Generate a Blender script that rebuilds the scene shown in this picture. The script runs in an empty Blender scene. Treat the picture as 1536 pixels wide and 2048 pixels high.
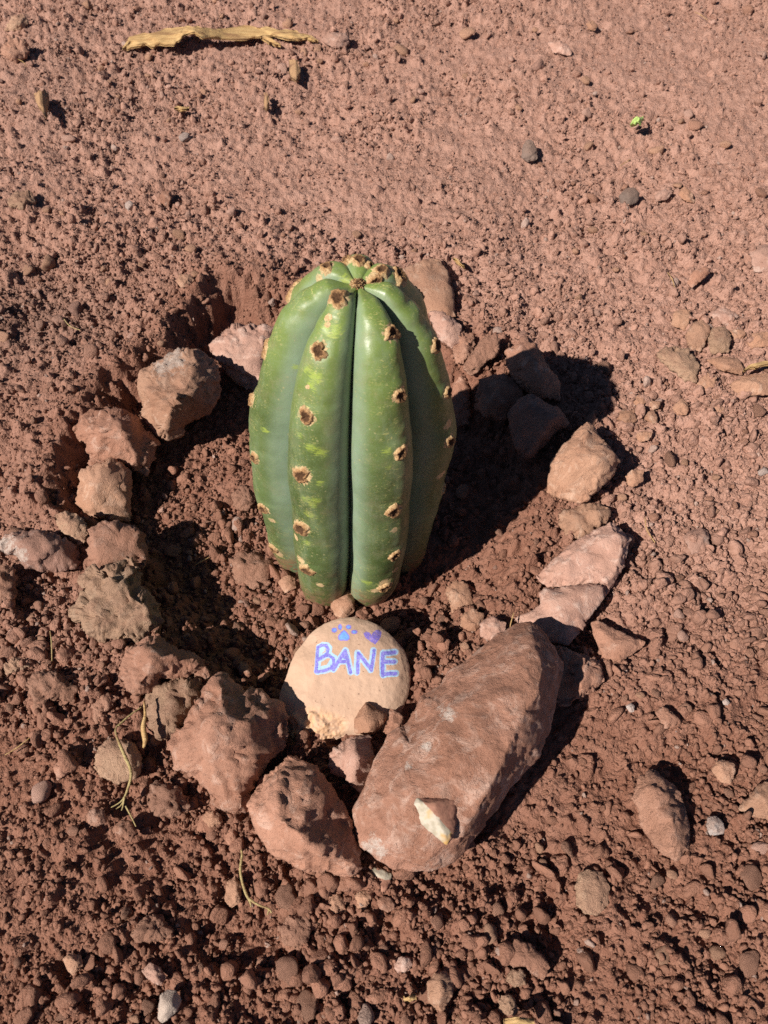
import bpy, math, random
import numpy as np
from mathutils import Vector, Matrix, geometry

# ------------------------------------------------------------------ camera, light, exposure
random.seed(7)
rng = np.random.default_rng(7)
sc = bpy.context.scene
col = sc.collection
F = 1538.0                      # focal length in photograph pixels (1536 x 2048)
CAMZ = 0.60
PITCH = math.radians(54.0)
cam_d = bpy.data.cameras.new('camera')
cam = bpy.data.objects.new('camera', cam_d)
col.objects.link(cam)
cam.location = (0, 0, CAMZ)
cam.rotation_euler = (math.pi / 2 - PITCH, 0, 0)
cam_d.sensor_fit = 'VERTICAL'
cam_d.sensor_height = 36.0
cam_d.sensor_width = 27.0
cam_d.lens = 36.0 * F / 2048.0
cam_d.clip_start = 0.01
cam_d.clip_end = 200
cam_d.dof.use_dof = True
cam_d.dof.focus_distance = 0.68
cam_d.dof.aperture_fstop = 14.0
sc.camera = cam

SUN_AZ = math.radians(38.0)     # shadows run right and away: angle from +X towards +Y
SUN_EL = math.radians(41.5)
world = bpy.data.worlds.new('World')
sc.world = world
world.use_nodes = True
wn = world.node_tree
wn.nodes.clear()
sky = wn.nodes.new('ShaderNodeTexSky')
sky.sky_type = 'NISHITA'
sky.sun_disc = False
sky.sun_elevation = SUN_EL
sky.altitude = 3500          # clear, thin highland air
sky.air_density = 0.7
sky.dust_density = 0.3
# the sun stands opposite to where the shadows run
sdx, sdy = -math.cos(SUN_AZ), -math.sin(SUN_AZ)
sky.sun_rotation = math.atan2(sdx, sdy)
bg = wn.nodes.new('ShaderNodeBackground')
bg.inputs['Strength'].default_value = 0.05
wo = wn.nodes.new('ShaderNodeOutputWorld')
wn.links.new(sky.outputs[0], bg.inputs['Color'])
wn.links.new(bg.outputs[0], wo.inputs['Surface'])
sun_d = bpy.data.lights.new('sun', 'SUN')
sun_d.energy = 5.0
sun_d.angle = math.radians(0.53)
sun_d.color = (1.0, 0.94, 0.86)
sun = bpy.data.objects.new('sun', sun_d)
col.objects.link(sun)
ray = Vector((math.cos(SUN_AZ) * math.cos(SUN_EL), math.sin(SUN_AZ) * math.cos(SUN_EL), -math.sin(SUN_EL)))
sun.rotation_euler = ray.to_track_quat('-Z', 'Y').to_euler()
sun.location = (-2, -2, 3)
sc.view_settings.view_transform = 'Standard'
sc.view_settings.look = 'None'
sc.view_settings.exposure = 0.52
sc.view_settings.gamma = 1.0
sc.cycles.use_denoising = False
sc.cycles.diffuse_bounces = 2

# ------------------------------------------------------------------ small numeric helpers
CP, SP = math.cos(PITCH), math.sin(PITCH)
CAM = np.array([0, 0, CAMZ])
FWD = np.array([0, CP, -SP]); UPV = np.array([0, SP, CP]); RGT = np.array([1.0, 0, 0])

def rays(p):
    """directions through photograph pixels"""
    p = np.asarray(p, float).reshape(-1, 2)
    return FWD + RGT * ((p[:, :1] - 768) / F) + UPV * ((1024 - p[:, 1:2]) / F)

def on_z(p, z=0.0):
    d = rays(p)
    return CAM + d * ((z - CAMZ) / d[:, 2:3])

def on_plane(p, a, n):
    d = rays(p)
    return CAM + d * (((np.asarray(a) - CAM) @ n) / (d @ n))[:, None]

def to_px(P):
    q = np.asarray(P, float) - CAM
    w = q @ FWD
    return np.stack([768 + F * (q @ RGT) / w, 1024 - F * (q @ UPV) / w], -1)

def sstep(a, b, x):
    t = np.clip((x - a) / (b - a), 0, 1)
    return t * t * (3 - 2 * t)

PERM = rng.permutation(4096).astype(np.int32)
VALS = [rng.random(4096) for _ in range(5)]

def cell(ix, iy, s):
    return PERM[(PERM[(ix + s * 131) & 4095] + iy) & 4095]

def hsh(ix, iy, iz, s):
    return VALS[0][PERM[(PERM[(PERM[(ix + s * 131) & 4095] + iy) & 4095] + iz) & 4095]]

def noise3(p, s=0):
    i = np.floor(p).astype(np.int64)
    f = p - i
    u = f * f * f * (f * (f * 6 - 15) + 10)
    r = 0
    for dx in (0, 1):
        for dy in (0, 1):
            for dz in (0, 1):
                w = (u[:, 0] if dx else 1 - u[:, 0]) * (u[:, 1] if dy else 1 - u[:, 1]) * (u[:, 2] if dz else 1 - u[:, 2])
                r = r + w * hsh(i[:, 0] + dx, i[:, 1] + dy, i[:, 2] + dz, s)
    return r * 2 - 1

def fbm3(p, oct=4, s=0, gain=0.5):
    r = 0; a = 1.0
    for k in range(oct):
        r = r + a * noise3(p * (2.03 ** k) + 17.3 * k, s + k)
        a *= gain
    return r

def noise2(x, y, s=0):
    ix = np.floor(x).astype(np.int32); iy = np.floor(y).astype(np.int32)
    fx = x - ix; fy = y - iy
    ux = fx * fx * fx * (fx * (fx * 6 - 15) + 10); uy = fy * fy * fy * (fy * (fy * 6 - 15) + 10)
    v = VALS[0]
    a = v[cell(ix, iy, s)]; b = v[cell(ix + 1, iy, s)]; c = v[cell(ix, iy + 1, s)]; d = v[cell(ix + 1, iy + 1, s)]
    return ((a * (1 - ux) + b * ux) * (1 - uy) + (c * (1 - ux) + d * ux) * uy) * 2 - 1

def fbm2(x, y, oct=4, s=0, gain=0.5):
    r = 0; a = 1.0
    for k in range(oct):
        r = r + a * noise2(x * 2.03 ** k + 11.7 * k, y * 2.03 ** k - 5.1 * k, s + k)
        a *= gain
    return r

def poly_sd(x, y, P):
    """signed distance to a polygon, negative inside"""
    d2 = np.full(x.shape, 1e9); ins = np.zeros(x.shape, bool)
    n = len(P)
    for i in range(n):
        ax, ay = P[i]; bx, by = P[(i + 1) % n]
        ex, ey = bx - ax, by - ay
        t = np.clip(((x - ax) * ex + (y - ay) * ey) / (ex * ex + ey * ey + 1e-18), 0, 1)
        d2 = np.minimum(d2, (x - ax - t * ex) ** 2 + (y - ay - t * ey) ** 2)
        c = ((ay > y) != (by > y)) & (x < (bx - ax) * (y - ay) / (by - ay + 1e-18) + ax)
        ins ^= c
    d = np.sqrt(d2)
    return np.where(ins, -d, d)

def seg_d(x, y, P):
    d2 = np.full(x.shape, 1e9)
    for (ax, ay), (bx, by) in zip(P[:-1], P[1:]):
        ex, ey = bx - ax, by - ay
        t = np.clip(((x - ax) * ex + (y - ay) * ey) / (ex * ex + ey * ey + 1e-9), 0, 1)
        d2 = np.minimum(d2, (x - ax - t * ex) ** 2 + (y - ay - t * ey) ** 2)
    return np.sqrt(d2)

def mesh_np(name, V, Fc, smooth=True, attrs=None):
    V = np.asarray(V, np.float32); Fc = np.asarray(Fc, np.int32)
    me = bpy.data.meshes.new(name)
    n, k = Fc.shape
    me.vertices.add(len(V)); me.vertices.foreach_set('co', V.ravel())
    me.loops.add(n * k); me.loops.foreach_set('vertex_index', Fc.ravel())
    me.polygons.add(n)
    me.polygons.foreach_set('loop_start', np.arange(0, n * k, k, dtype=np.int32))
    me.polygons.foreach_set('use_smooth', np.full(n, smooth, bool))
    for a, v in (attrs or {}).items():
        v = np.asarray(v, np.float32)
        if v.ndim == 1:
            me.attributes.new(a, 'FLOAT', 'POINT').data.foreach_set('value', v)
        else:
            me.attributes.new(a, 'FLOAT_VECTOR', 'POINT').data.foreach_set('vector', v.ravel())
    me.update(calc_edges=True)
    me.validate()
    return me

def put(name, me, mat=None, parent=None, loc=None, label=None, cat=None, group=None, kind=None):
    o = bpy.data.objects.new(name, me)
    col.objects.link(o)
    if mat is not None:
        me.materials.append(mat)
    if parent is not None:
        o.parent = parent
    if loc is not None:
        o.location = loc
    if label: o['label'] = label
    if cat: o['category'] = cat
    if group: o['group'] = group
    if kind: o['kind'] = kind
    return o

def subdivide(V, T):
    E = np.concatenate([T[:, [0, 1]], T[:, [1, 2]], T[:, [2, 0]]])
    E.sort(axis=1)
    U, inv = np.unique(E, axis=0, return_inverse=True)
    inv = inv.reshape(-1)
    n = len(T); m = len(V)
    M = (V[U[:, 0]] + V[U[:, 1]]) / 2
    a, b, c = inv[:n] + m, inv[n:2 * n] + m, inv[2 * n:] + m
    T2 = np.concatenate([np.stack([T[:, 0], a, c], 1), np.stack([T[:, 1], b, a], 1), np.stack([T[:, 2], c, b], 1), np.stack([a, b, c], 1)])
    return np.concatenate([V, M]), T2

def laplace(V, T, lam, it=1):
    E = np.concatenate([T[:, [0, 1]], T[:, [1, 2]], T[:, [2, 0]]])
    for _ in range(it):
        S = np.zeros_like(V); C = np.zeros(len(V))
        for k in range(3):
            S[:, k] = np.bincount(E[:, 0], V[E[:, 1], k], len(V)) + np.bincount(E[:, 1], V[E[:, 0], k], len(V))
        C = np.bincount(E[:, 0], minlength=len(V)) + np.bincount(E[:, 1], minlength=len(V))
        V = V + lam * (S / np.maximum(C, 1)[:, None] - V)
    return V

def vnormals(V, T):
    fn = np.cross(V[T[:, 1]] - V[T[:, 0]], V[T[:, 2]] - V[T[:, 0]])
    N = np.zeros_like(V)
    for k in range(3):
        for j in range(3):
            N[:, k] += np.bincount(T[:, j], fn[:, k], len(V))
    return N / (np.linalg.norm(N, axis=1, keepdims=True) + 1e-12)

def ico(level):
    p = (1 + 5 ** 0.5) / 2
    V = np.array([(-1,p,0),(1,p,0),(-1,-p,0),(1,-p,0),(0,-1,p),(0,1,p),(0,-1,-p),(0,1,-p),(p,0,-1),(p,0,1),(-p,0,-1),(-p,0,1)], float)
    T = np.array([(0,11,5),(0,5,1),(0,1,7),(0,7,10),(0,10,11),(1,5,9),(5,11,4),(11,10,2),(10,7,6),(7,1,8),(3,9,4),(3,4,2),(3,2,6),(3,6,8),(3,8,9),(4,9,5),(2,4,11),(6,2,10),(8,6,7),(9,8,1)])
    V /= np.linalg.norm(V, axis=1, keepdims=True)
    for _ in range(level):
        V, T = subdivide(V, T); V /= np.linalg.norm(V, axis=1, keepdims=True)
    return V, T

def facet3(p, s):
    """piecewise flat relief: every cell of space has a slope of its own, as on broken rock"""
    i0 = np.floor(p).astype(np.int32)
    best = np.full(len(p), 1e9); val = np.zeros(len(p))
    for dx in (-1, 0, 1):
        for dy in (-1, 0, 1):
            for dz in (-1, 0, 1):
                j = i0 + np.array([dx, dy, dz], np.int32)
                e = PERM[(PERM[(PERM[(j[:, 0] + s * 131) & 4095] + j[:, 1]) & 4095] + j[:, 2]) & 4095]
                c = j + np.stack([VALS[0][e], VALS[1][e], VALS[2][e]], 1)
                q = p - c
                d = (q * q).sum(1)
                g = np.stack([VALS[3][e], VALS[4][e], VALS[0][(e * 7 + 3) & 4095]], 1) * 2 - 1
                v = (q * g).sum(1)
                m = d < best
                best = np.where(m, d, best); val = np.where(m, v, val)
    return val

# ------------------------------------------------------------------ materials
class NT:
    def __init__(s, name):
        s.m = bpy.data.materials.new(name); s.m.use_nodes = True
        s.t = s.m.node_tree; s.t.nodes.clear()
        s.out = s.t.nodes.new('ShaderNodeOutputMaterial')
        s.b = s.t.nodes.new('ShaderNodeBsdfPrincipled')
        s.t.links.new(s.b.outputs[0], s.out.inputs['Surface'])
    def n(s, typ, **kw):
        x = s.t.nodes.new(typ)
        for k, v in kw.items():
            if k.startswith('in_'):
                x.inputs[k[3:]].default_value = v
            else:
                setattr(x, k, v)
        return x
    def l(s, a, b): s.t.links.new(a, b)
    def coord(s, which='Object'):
        return s.n('ShaderNodeTexCoord').outputs[which]
    def noise(s, vec, scale, detail=4, rough=0.55, dist=0.0):
        x = s.n('ShaderNodeTexNoise')
        x.inputs['Scale'].default_value = scale; x.inputs['Detail'].default_value = detail
        x.inputs['Roughness'].default_value = rough; x.inputs['Distortion'].default_value = dist
        s.l(vec, x.inputs['Vector'])
        return x.outputs['Fac']
    def vor(s, vec, scale, feature='F1', out='Distance'):
        x = s.n('ShaderNodeTexVoronoi', feature=feature)
        x.inputs['Scale'].default_value = scale
        s.l(vec, x.inputs['Vector'])
        return x.outputs[out]
    def ramp(s, fac, lo, hi, c0=0.0, c1=1.0):
        x = s.n('ShaderNodeMapRange', clamp=True)
        x.interpolation_type = 'SMOOTHSTEP'
        x.inputs['From Min'].default_value = lo; x.inputs['From Max'].default_value = hi
        x.inputs['To Min'].default_value = c0; x.inputs['To Max'].default_value = c1
        s.l(fac, x.inputs['Value'])
        return x.outputs['Result']
    def math(s, op, a, b=None):
        x = s.n('ShaderNodeMath', operation=op)
        for i, v in enumerate((a, b)):
            if v is None: continue
            if isinstance(v, (int, float)): x.inputs[i].default_value = v
            else: s.l(v, x.inputs[i])
        return x.outputs[0]
    def mix(s, fac, a, b, mode='MIX'):
        x = s.n('ShaderNodeMix', data_type='RGBA', blend_type=mode)
        ins = [i for i in x.inputs if i.enabled]
        fi, ai, bi = x.inputs['Factor'], [i for i in x.inputs if i.name == 'A' and i.type == 'RGBA'][0], [i for i in x.inputs if i.name == 'B' and i.type == 'RGBA'][0]
        for sock, v in ((fi, fac), (ai, a), (bi, b)):
            if isinstance(v, (int, float)): sock.default_value = v
            elif isinstance(v, tuple): sock.default_value = (*v, 1.0)
            else: s.l(v, sock)
        return [o for o in x.outputs if o.type == 'RGBA'][0]
    def attr(s, name):
        return s.n('ShaderNodeAttribute', attribute_name=name).outputs['Fac']
    def bump(s, h, strength, dist, prev=None):
        x = s.n('ShaderNodeBump')
        x.inputs['Strength'].default_value = strength; x.inputs['Distance'].default_value = dist
        s.l(h, x.inputs['Height'])
        if prev is not None: s.l(prev, x.inputs['Normal'])
        return x.outputs[0]
    def done(s, color, rough=0.9, normal=None, spec=0.25):
        if isinstance(color, tuple): s.b.inputs['Base Color'].default_value = (*color, 1)
        else: s.l(color, s.b.inputs['Base Color'])
        if isinstance(rough, (int, float)): s.b.inputs['Roughness'].default_value = rough
        else: s.l(rough, s.b.inputs['Roughness'])
        s.b.inputs['Specular IOR Level'].default_value = spec
        if normal is not None: s.l(normal, s.b.inputs['Normal'])
        return s.m

def soil_material():
    t = NT('soil'); c = t.coord()
    mo = t.attr('moist'); gr = t.attr('grey')
    n1 = t.noise(c, 9, 5, 0.6); n2 = t.noise(c, 60, 5, 0.65); n3 = t.noise(c, 420, 4, 0.7); n4 = t.noise(c, 1500, 3, 0.7)
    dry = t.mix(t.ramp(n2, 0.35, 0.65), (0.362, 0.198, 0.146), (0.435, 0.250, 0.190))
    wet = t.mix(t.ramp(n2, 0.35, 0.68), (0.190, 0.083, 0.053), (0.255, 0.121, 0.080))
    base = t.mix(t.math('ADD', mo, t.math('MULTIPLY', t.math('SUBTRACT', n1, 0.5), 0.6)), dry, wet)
    base = t.mix(t.math('MULTIPLY', gr, t.ramp(n3, 0.35, 0.7)), base, (0.20, 0.128, 0.102))
    base = t.mix(t.ramp(n3, 0.52, 0.75, 0, 0.5), base, (0.18, 0.085, 0.055))
    base = t.mix(t.ramp(n4, 0.60, 0.76, 0, 0.5), base, (0.46, 0.30, 0.235))
    v = t.vor(c, 330); v2 = t.vor(c, 800)
    h = t.math('ADD', t.math('MULTIPLY', v, -0.9), t.math('ADD', t.math('MULTIPLY', v2, -0.5), t.math('MULTIPLY', n3, 0.9)))
    nb = t.bump(h, 0.75, 0.0022)
    nb = t.bump(n4, 0.5, 0.0008, nb)
    return t.done(base, 0.95, nb, 0.12)

def rock_material(name, a, b, patch, amt=0.45, speck=0.35, rough_bump=0.6, dust=(0.30, 0.15, 0.10), dust_amt=0.5):
    t = NT(name); c0 = t.coord()
    rnd = t.n('ShaderNodeObjectInfo').outputs['Random']
    add = t.n('ShaderNodeVectorMath', operation='ADD')
    t.l(c0, add.inputs[0])
    comb = t.n('ShaderNodeCombineXYZ')
    t.l(t.math('MULTIPLY', rnd, 7.0), comb.inputs[0]); t.l(t.math('MULTIPLY', rnd, 13.0), comb.inputs[1])
    t.l(comb.outputs[0], add.inputs[1])
    c = add.outputs[0]
    n1 = t.noise(c, 16, 5, 0.6, 0.4); n2 = t.noise(c, 70, 6, 0.68, 0.6); n3 = t.noise(c, 380, 5, 0.7); n4 = t.noise(c, 1300, 3, 0.7)
    base = t.mix(t.ramp(n1, 0.38, 0.62), a, b)
    base = t.mix(t.ramp(n2, 0.60 - 0.18 * amt, 0.74 - 0.1 * amt, 0, 0.75), base, patch)
    base = t.mix(t.ramp(n3, 0.52, 0.74, 0, 0.45), base, tuple(x * 0.6 for x in a))
    base = t.mix(t.ramp(n4, 0.60, 0.78, 0, speck), base, tuple(min(0.75, x * 1.35 + 0.05) for x in patch))
    cm = t.ramp(t.math('ADD', t.attr('crust'), t.math('MULTIPLY', t.math('SUBTRACT', t.noise(c, 150, 5, 0.75), 0.5), 2.6)), 0.50, 0.95, 0, 0.75)
    geo = t.n('ShaderNodeNewGeometry')
    sep = t.n('ShaderNodeSeparateXYZ'); t.l(geo.outputs['Normal'], sep.inputs[0])
    up = t.ramp(sep.outputs['Z'], 0.45, 0.95)
    dfac = t.math('MULTIPLY', t.math('MULTIPLY', up, t.ramp(t.noise(c, 28, 5, 0.65), 0.38, 0.62)), dust_amt)
    base = t.mix(dfac, base, dust)
    base = t.mix(cm, base, t.mix(t.ramp(n3, 0.4, 0.6), (0.40, 0.31, 0.26), (0.54, 0.46, 0.40)))
    # each stone a little lighter or darker than the next
    hv = t.n('ShaderNodeHueSaturation'); t.l(base, hv.inputs['Color'])
    t.l(t.ramp(rnd, 0, 1, 0.86, 1.14), hv.inputs['Value'])
    hv.inputs['Saturation'].default_value = 1.0
    pits = t.ramp(t.noise(c, 210, 3, 0.6), 0.36, 0.44)
    h = t.math('ADD', t.math('MULTIPLY', n2, 1.2), t.math('ADD', t.math('MULTIPLY', n3, 0.9), t.math('MULTIPLY', pits, 0.30)))
    nb = t.bump(h, rough_bump * 1.1, 0.0038)
    nb = t.bump(n4, 0.75, 0.0010, nb)
    return t.done(hv.outputs['Color'], 0.9, nb, 0.2)

def crumb_material(name, lighten):
    t = NT(name); c = t.coord()
    a = t.n('ShaderNodeAttribute', attribute_name='moist', attribute_type='INSTANCER').outputs['Fac']
    g = t.n('ShaderNodeAttribute', attribute_name='grey', attribute_type='INSTANCER').outputs['Fac']
    rnd = t.n('ShaderNodeObjectInfo').outputs['Random']
    n1 = t.noise(c, 2.2, 4, 0.65); n2 = t.noise(c, 7, 4, 0.7)
    base = t.mix(a, (0.410, 0.232, 0.174), (0.252, 0.120, 0.079))
    base = t.mix(t.math('MULTIPLY', g, 0.6), base, (0.21, 0.138, 0.112))
    base = t.mix(t.ramp(n1, 0.35, 0.65, 0, 0.5), base, (0.23, 0.112, 0.073))
    base = t.mix(t.ramp(n2, 0.55, 0.75, 0, 0.5), base, (0.44, 0.275, 0.21))
    base = t.mix(t.ramp(rnd, 0.98, 0.985, 0, 0.5), base, (0.46, 0.36, 0.31))
    hv = t.n('ShaderNodeHueSaturation'); t.l(base, hv.inputs['Color'])
    sh = t.math('FRACT', t.math('MULTIPLY', rnd, 37.7))
    t.l(t.ramp(sh, 0, 1, 0.86 * lighten, 1.18 * lighten), hv.inputs['Value'])
    nb = t.bump(t.math('ADD', n1, t.math('MULTIPLY', n2, 0.6)), 0.5, 0.12)
    return t.done(hv.outputs['Color'], 0.95, nb, 0.12)

M = {}
M['crumb'] = crumb_material('soil_crumb', 1.0)
M['bit'] = crumb_material('stone_bit', 1.12)
M['soil'] = soil_material()
DUST = (0.294, 0.149, 0.102)
M['red'] = rock_material('red_stone', (0.320, 0.156, 0.102), (0.395, 0.205, 0.140), (0.51, 0.335, 0.26), .5, .5, .5, DUST)
M['slab'] = rock_material('slab_stone', (0.300, 0.144, 0.094), (0.365, 0.185, 0.127), (0.53, 0.355, 0.28), .75, .5, .5, (0.235, 0.114, 0.075), .8)
M['pink'] = rock_material('pink_stone', (0.400, 0.225, 0.170), (0.46, 0.275, 0.212), (0.57, 0.41, 0.34), 0.6, 0.45, 0.4, (0.37, 0.205, 0.148), 0.45)
M['tan'] = rock_material('tan_stone', (0.365, 0.192, 0.122), (0.435, 0.245, 0.160), (0.53, 0.355, 0.26), 0.5, 0.45, 0.45, (0.34, 0.185, 0.125), 0.4)
M['clod'] = rock_material('earth_clod', (0.305, 0.157, 0.105), (0.365, 0.196, 0.135), (0.45, 0.27, 0.20), 0.4, 0.35, 0.6, DUST)
M['dull'] = rock_material('dull_clod', (0.34, 0.205, 0.135), (0.41, 0.255, 0.168), (0.50, 0.345, 0.24), 0.5, 0.4, 0.6, DUST)
M['purple'] = rock_material('purple_stone', (0.282, 0.151, 0.112), (0.330, 0.184, 0.140), (0.410, 0.282, 0.238), 0.5, 0.3, 0.45, (0.321, 0.169, 0.119), 0.5)
M['grey'] = rock_material('grey_stone', (0.187, 0.133, 0.108), (0.232, 0.161, 0.131), (0.276, 0.202, 0.161), 0.3, 0.25, 0.4, (0.286, 0.161, 0.112), 0.35)
M['white'] = rock_material('whitish_stone', (0.410, 0.306, 0.262), (0.482, 0.370, 0.323), (0.518, 0.468, 0.438), 0.6, 0.4, 0.5, (0.375, 0.218, 0.161), 0.4)
M['pale'] = rock_material('pale_grey_stone', (0.375, 0.290, 0.238), (0.428, 0.339, 0.277), (0.491, 0.403, 0.339), 0.4, 0.3, 0.35, (0.357, 0.218, 0.154), 0.3)

# ------------------------------------------------------------------ the ground's shape
HOLE_PX = [(110, 960), (140, 850), (222, 748), (335, 690), (368, 620), (430, 562), (540, 565), (700, 575), (850, 640), (960, 690),
           (1080, 790), (1120, 900), (1100, 1040), (1075, 1170), (1000, 1245), (900, 1330), (800, 1450), (700, 1560), (560, 1520), (440, 1450),
           (330, 1330), (240, 1240), (190, 1130)]
HOLE = on_z(HOLE_PX)[:, :2]
HC = HOLE.mean(0)

def macro(x, y):
    d = poly_sd(x, y, HOLE) + 0.010 * noise2(x * 38, y * 38, 90) + 0.006 * noise2(x * 85, y * 85, 91) + 0.004 * noise2(x * 190, y * 190, 92)
    leftness = sstep(HC[0] + 0.02, HC[0] - 0.08, x) * sstep(HC[1] - 0.12, HC[1] + 0.0, y)
    w = 0.075 - 0.046 * leftness
    dep = 0.040 * sstep(0.0, 1.0, -d / w)
    bank = 0.018 * leftness * np.exp(-np.maximum(d, 0) / 0.10) * sstep(-0.004, 0.012, d)
    und = 0.010 * noise2(x * 3.1 + 4, y * 3.1, 5) + 0.006 * noise2(x * 8, y * 8 + 3, 6)
    und = und * sstep(-0.03, 0.08, d)
    return -dep + bank + und

def blob(x, y, px, r):
    q = on_z([px])[0]
    return np.exp(-((x - q[0]) ** 2 + (y - q[1]) ** 2) / r ** 2)

def roughness_map(x, y):
    r = 0.60 + 0.55 * fbm2(x * 7, y * 7, 3, 40)
    r = r - 0.5 * blob(x, y, (620, 420), 0.13) - 0.3 * blob(x, y, (1000, 250), 0.2) - 0.3 * blob(x, y, (1360, 260), 0.2) + 0.25 * blob(x, y, (60, 200), 0.4) + 0.25 * blob(x, y, (1450, 60), 0.3) - 0.5 * blob(x, y, (1150, 1550), 0.07)
    r = r - 0.4 * blob(x, y, (300, 560), 0.1) - 0.35 * blob(x, y, (120, 1680), 0.05) - 0.4 * blob(x, y, (1180, 1980), 0.05)
    r = r + 0.35 * blob(x, y, (1330, 750), 0.14) + 0.3 * blob(x, y, (760, 1880), 0.08) + 0.3 * blob(x, y, (520, 1150), 0.12) + 0.25 * blob(x, y, (980, 1180), 0.09)
    return np.clip(r, 0.24, 1.0)

def micro(x, y):
    R = roughness_map(x, y)
    h = (0.0045 + 0.0025 * sstep(0.45, 0.2, y)) * fbm2(x * 26, y * 26, 3, 20) * (0.45 + 0.75 * R) + 0.0020 * fbm2(x * 130, y * 130, 2, 24)
    for sz, rad, dens, sd in ((0.021, 0.42, 0.14, 1), (0.012, 0.46, 0.36, 2), (0.0072, 0.52, 0.66, 3), (0.0040, 0.56, 0.92, 4)):
        gx, gy = x / sz, y / sz
        wx = noise2(gx * 1.7, gy * 1.7, sd + 70); wy = noise2(gx * 1.7 + 9, gy * 1.7, sd + 80)
        gx = gx + 0.28 * wx; gy = gy + 0.28 * wy
        ix = np.floor(gx).astype(np.int32); iy = np.floor(gy).astype(np.int32)
        best = np.zeros_like(x)
        dR = dens * R * 1.25
        for dx in (-1, 0, 1):
            for dy in (-1, 0, 1):
                jx, jy = ix + dx, iy + dy
                e = cell(jx, jy, 300 + sd)
                rr = rad * (0.45 + 0.75 * VALS[3][e])
                q = rr * rr - (gx - jx - 0.15 - 0.7 * VALS[1][e]) ** 2 - (gy - jy - 0.15 - 0.7 * VALS[2][e]) ** 2
                best = np.maximum(best, np.where(VALS[0][e] < dR, q, 0))
        h = h + np.sqrt(best) * sz * 0.95
    return h - 0.0065

def ground_z(x, y):
    x = np.atleast_1d(np.asarray(x, float)); y = np.atleast_1d(np.asarray(y, float))
    return macro(x, y)

def on_ground(p):
    p = np.asarray(p, float).reshape(-1, 2)
    z = np.zeros(len(p))
    for _ in range(12):
        d = rays(p)
        P = CAM + d * ((z - CAMZ) / d[:, 2])[:, None]
        z = 0.5 * z + 0.5 * macro(P[:, 0], P[:, 1])
    P[:, 2] = z
    return P

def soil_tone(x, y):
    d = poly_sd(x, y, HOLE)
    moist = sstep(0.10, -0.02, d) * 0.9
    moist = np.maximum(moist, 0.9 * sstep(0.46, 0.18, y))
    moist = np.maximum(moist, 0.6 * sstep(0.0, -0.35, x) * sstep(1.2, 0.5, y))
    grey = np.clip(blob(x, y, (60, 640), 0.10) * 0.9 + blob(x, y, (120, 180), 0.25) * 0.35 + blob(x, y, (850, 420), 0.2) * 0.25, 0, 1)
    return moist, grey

def build_ground():
    ys = [-0.16]
    while ys[-1] < 1.95:
        y = ys[-1]; D2 = y * y + CAMZ ** 2
        ys.append(y + max(0.0010, 1.35 * D2 / (CAMZ * 769)))
    nx = 640
    u = np.linspace(-1, 1, nx)
    ext = np.array([1.03, 1.1, 1.25, 1.6, 2.4, 4.5, 10, 25, 60])
    u = np.concatenate([-ext[::-1], u, ext])
    lo = ys[0] - np.array([0.02, 0.06, 0.15, 0.4, 1, 3, 9, 30])[::-1]
    hi = ys[-1] + np.array([0.03, 0.1, 0.25, 0.6, 1.5, 4, 10, 30, 60])
    Y = np.concatenate([lo, ys, hi])
    W = 0.37 + 0.36 * np.clip(Y, -0.16, 2.0)
    gx = u[None, :] * W[:, None]; gy = np.repeat(Y[:, None], len(u), 1)
    x = gx.ravel(); y = gy.ravel()
    z = macro(x, y) + micro(x, y)
    n, m = len(Y), len(u)
    idx = np.arange(n * m).reshape(n, m)
    Q = np.stack([idx[:-1, :-1], idx[:-1, 1:], idx[1:, 1:], idx[1:, :-1]], -1).reshape(-1, 4)
    moist, grey = soil_tone(x, y)
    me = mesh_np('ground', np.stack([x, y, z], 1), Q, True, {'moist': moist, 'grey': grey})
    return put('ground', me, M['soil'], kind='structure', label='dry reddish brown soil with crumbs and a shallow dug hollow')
build_ground()

# ------------------------------------------------------------------ stones
OCC = []          # (x, y, r) of everything placed on the soil

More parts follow.
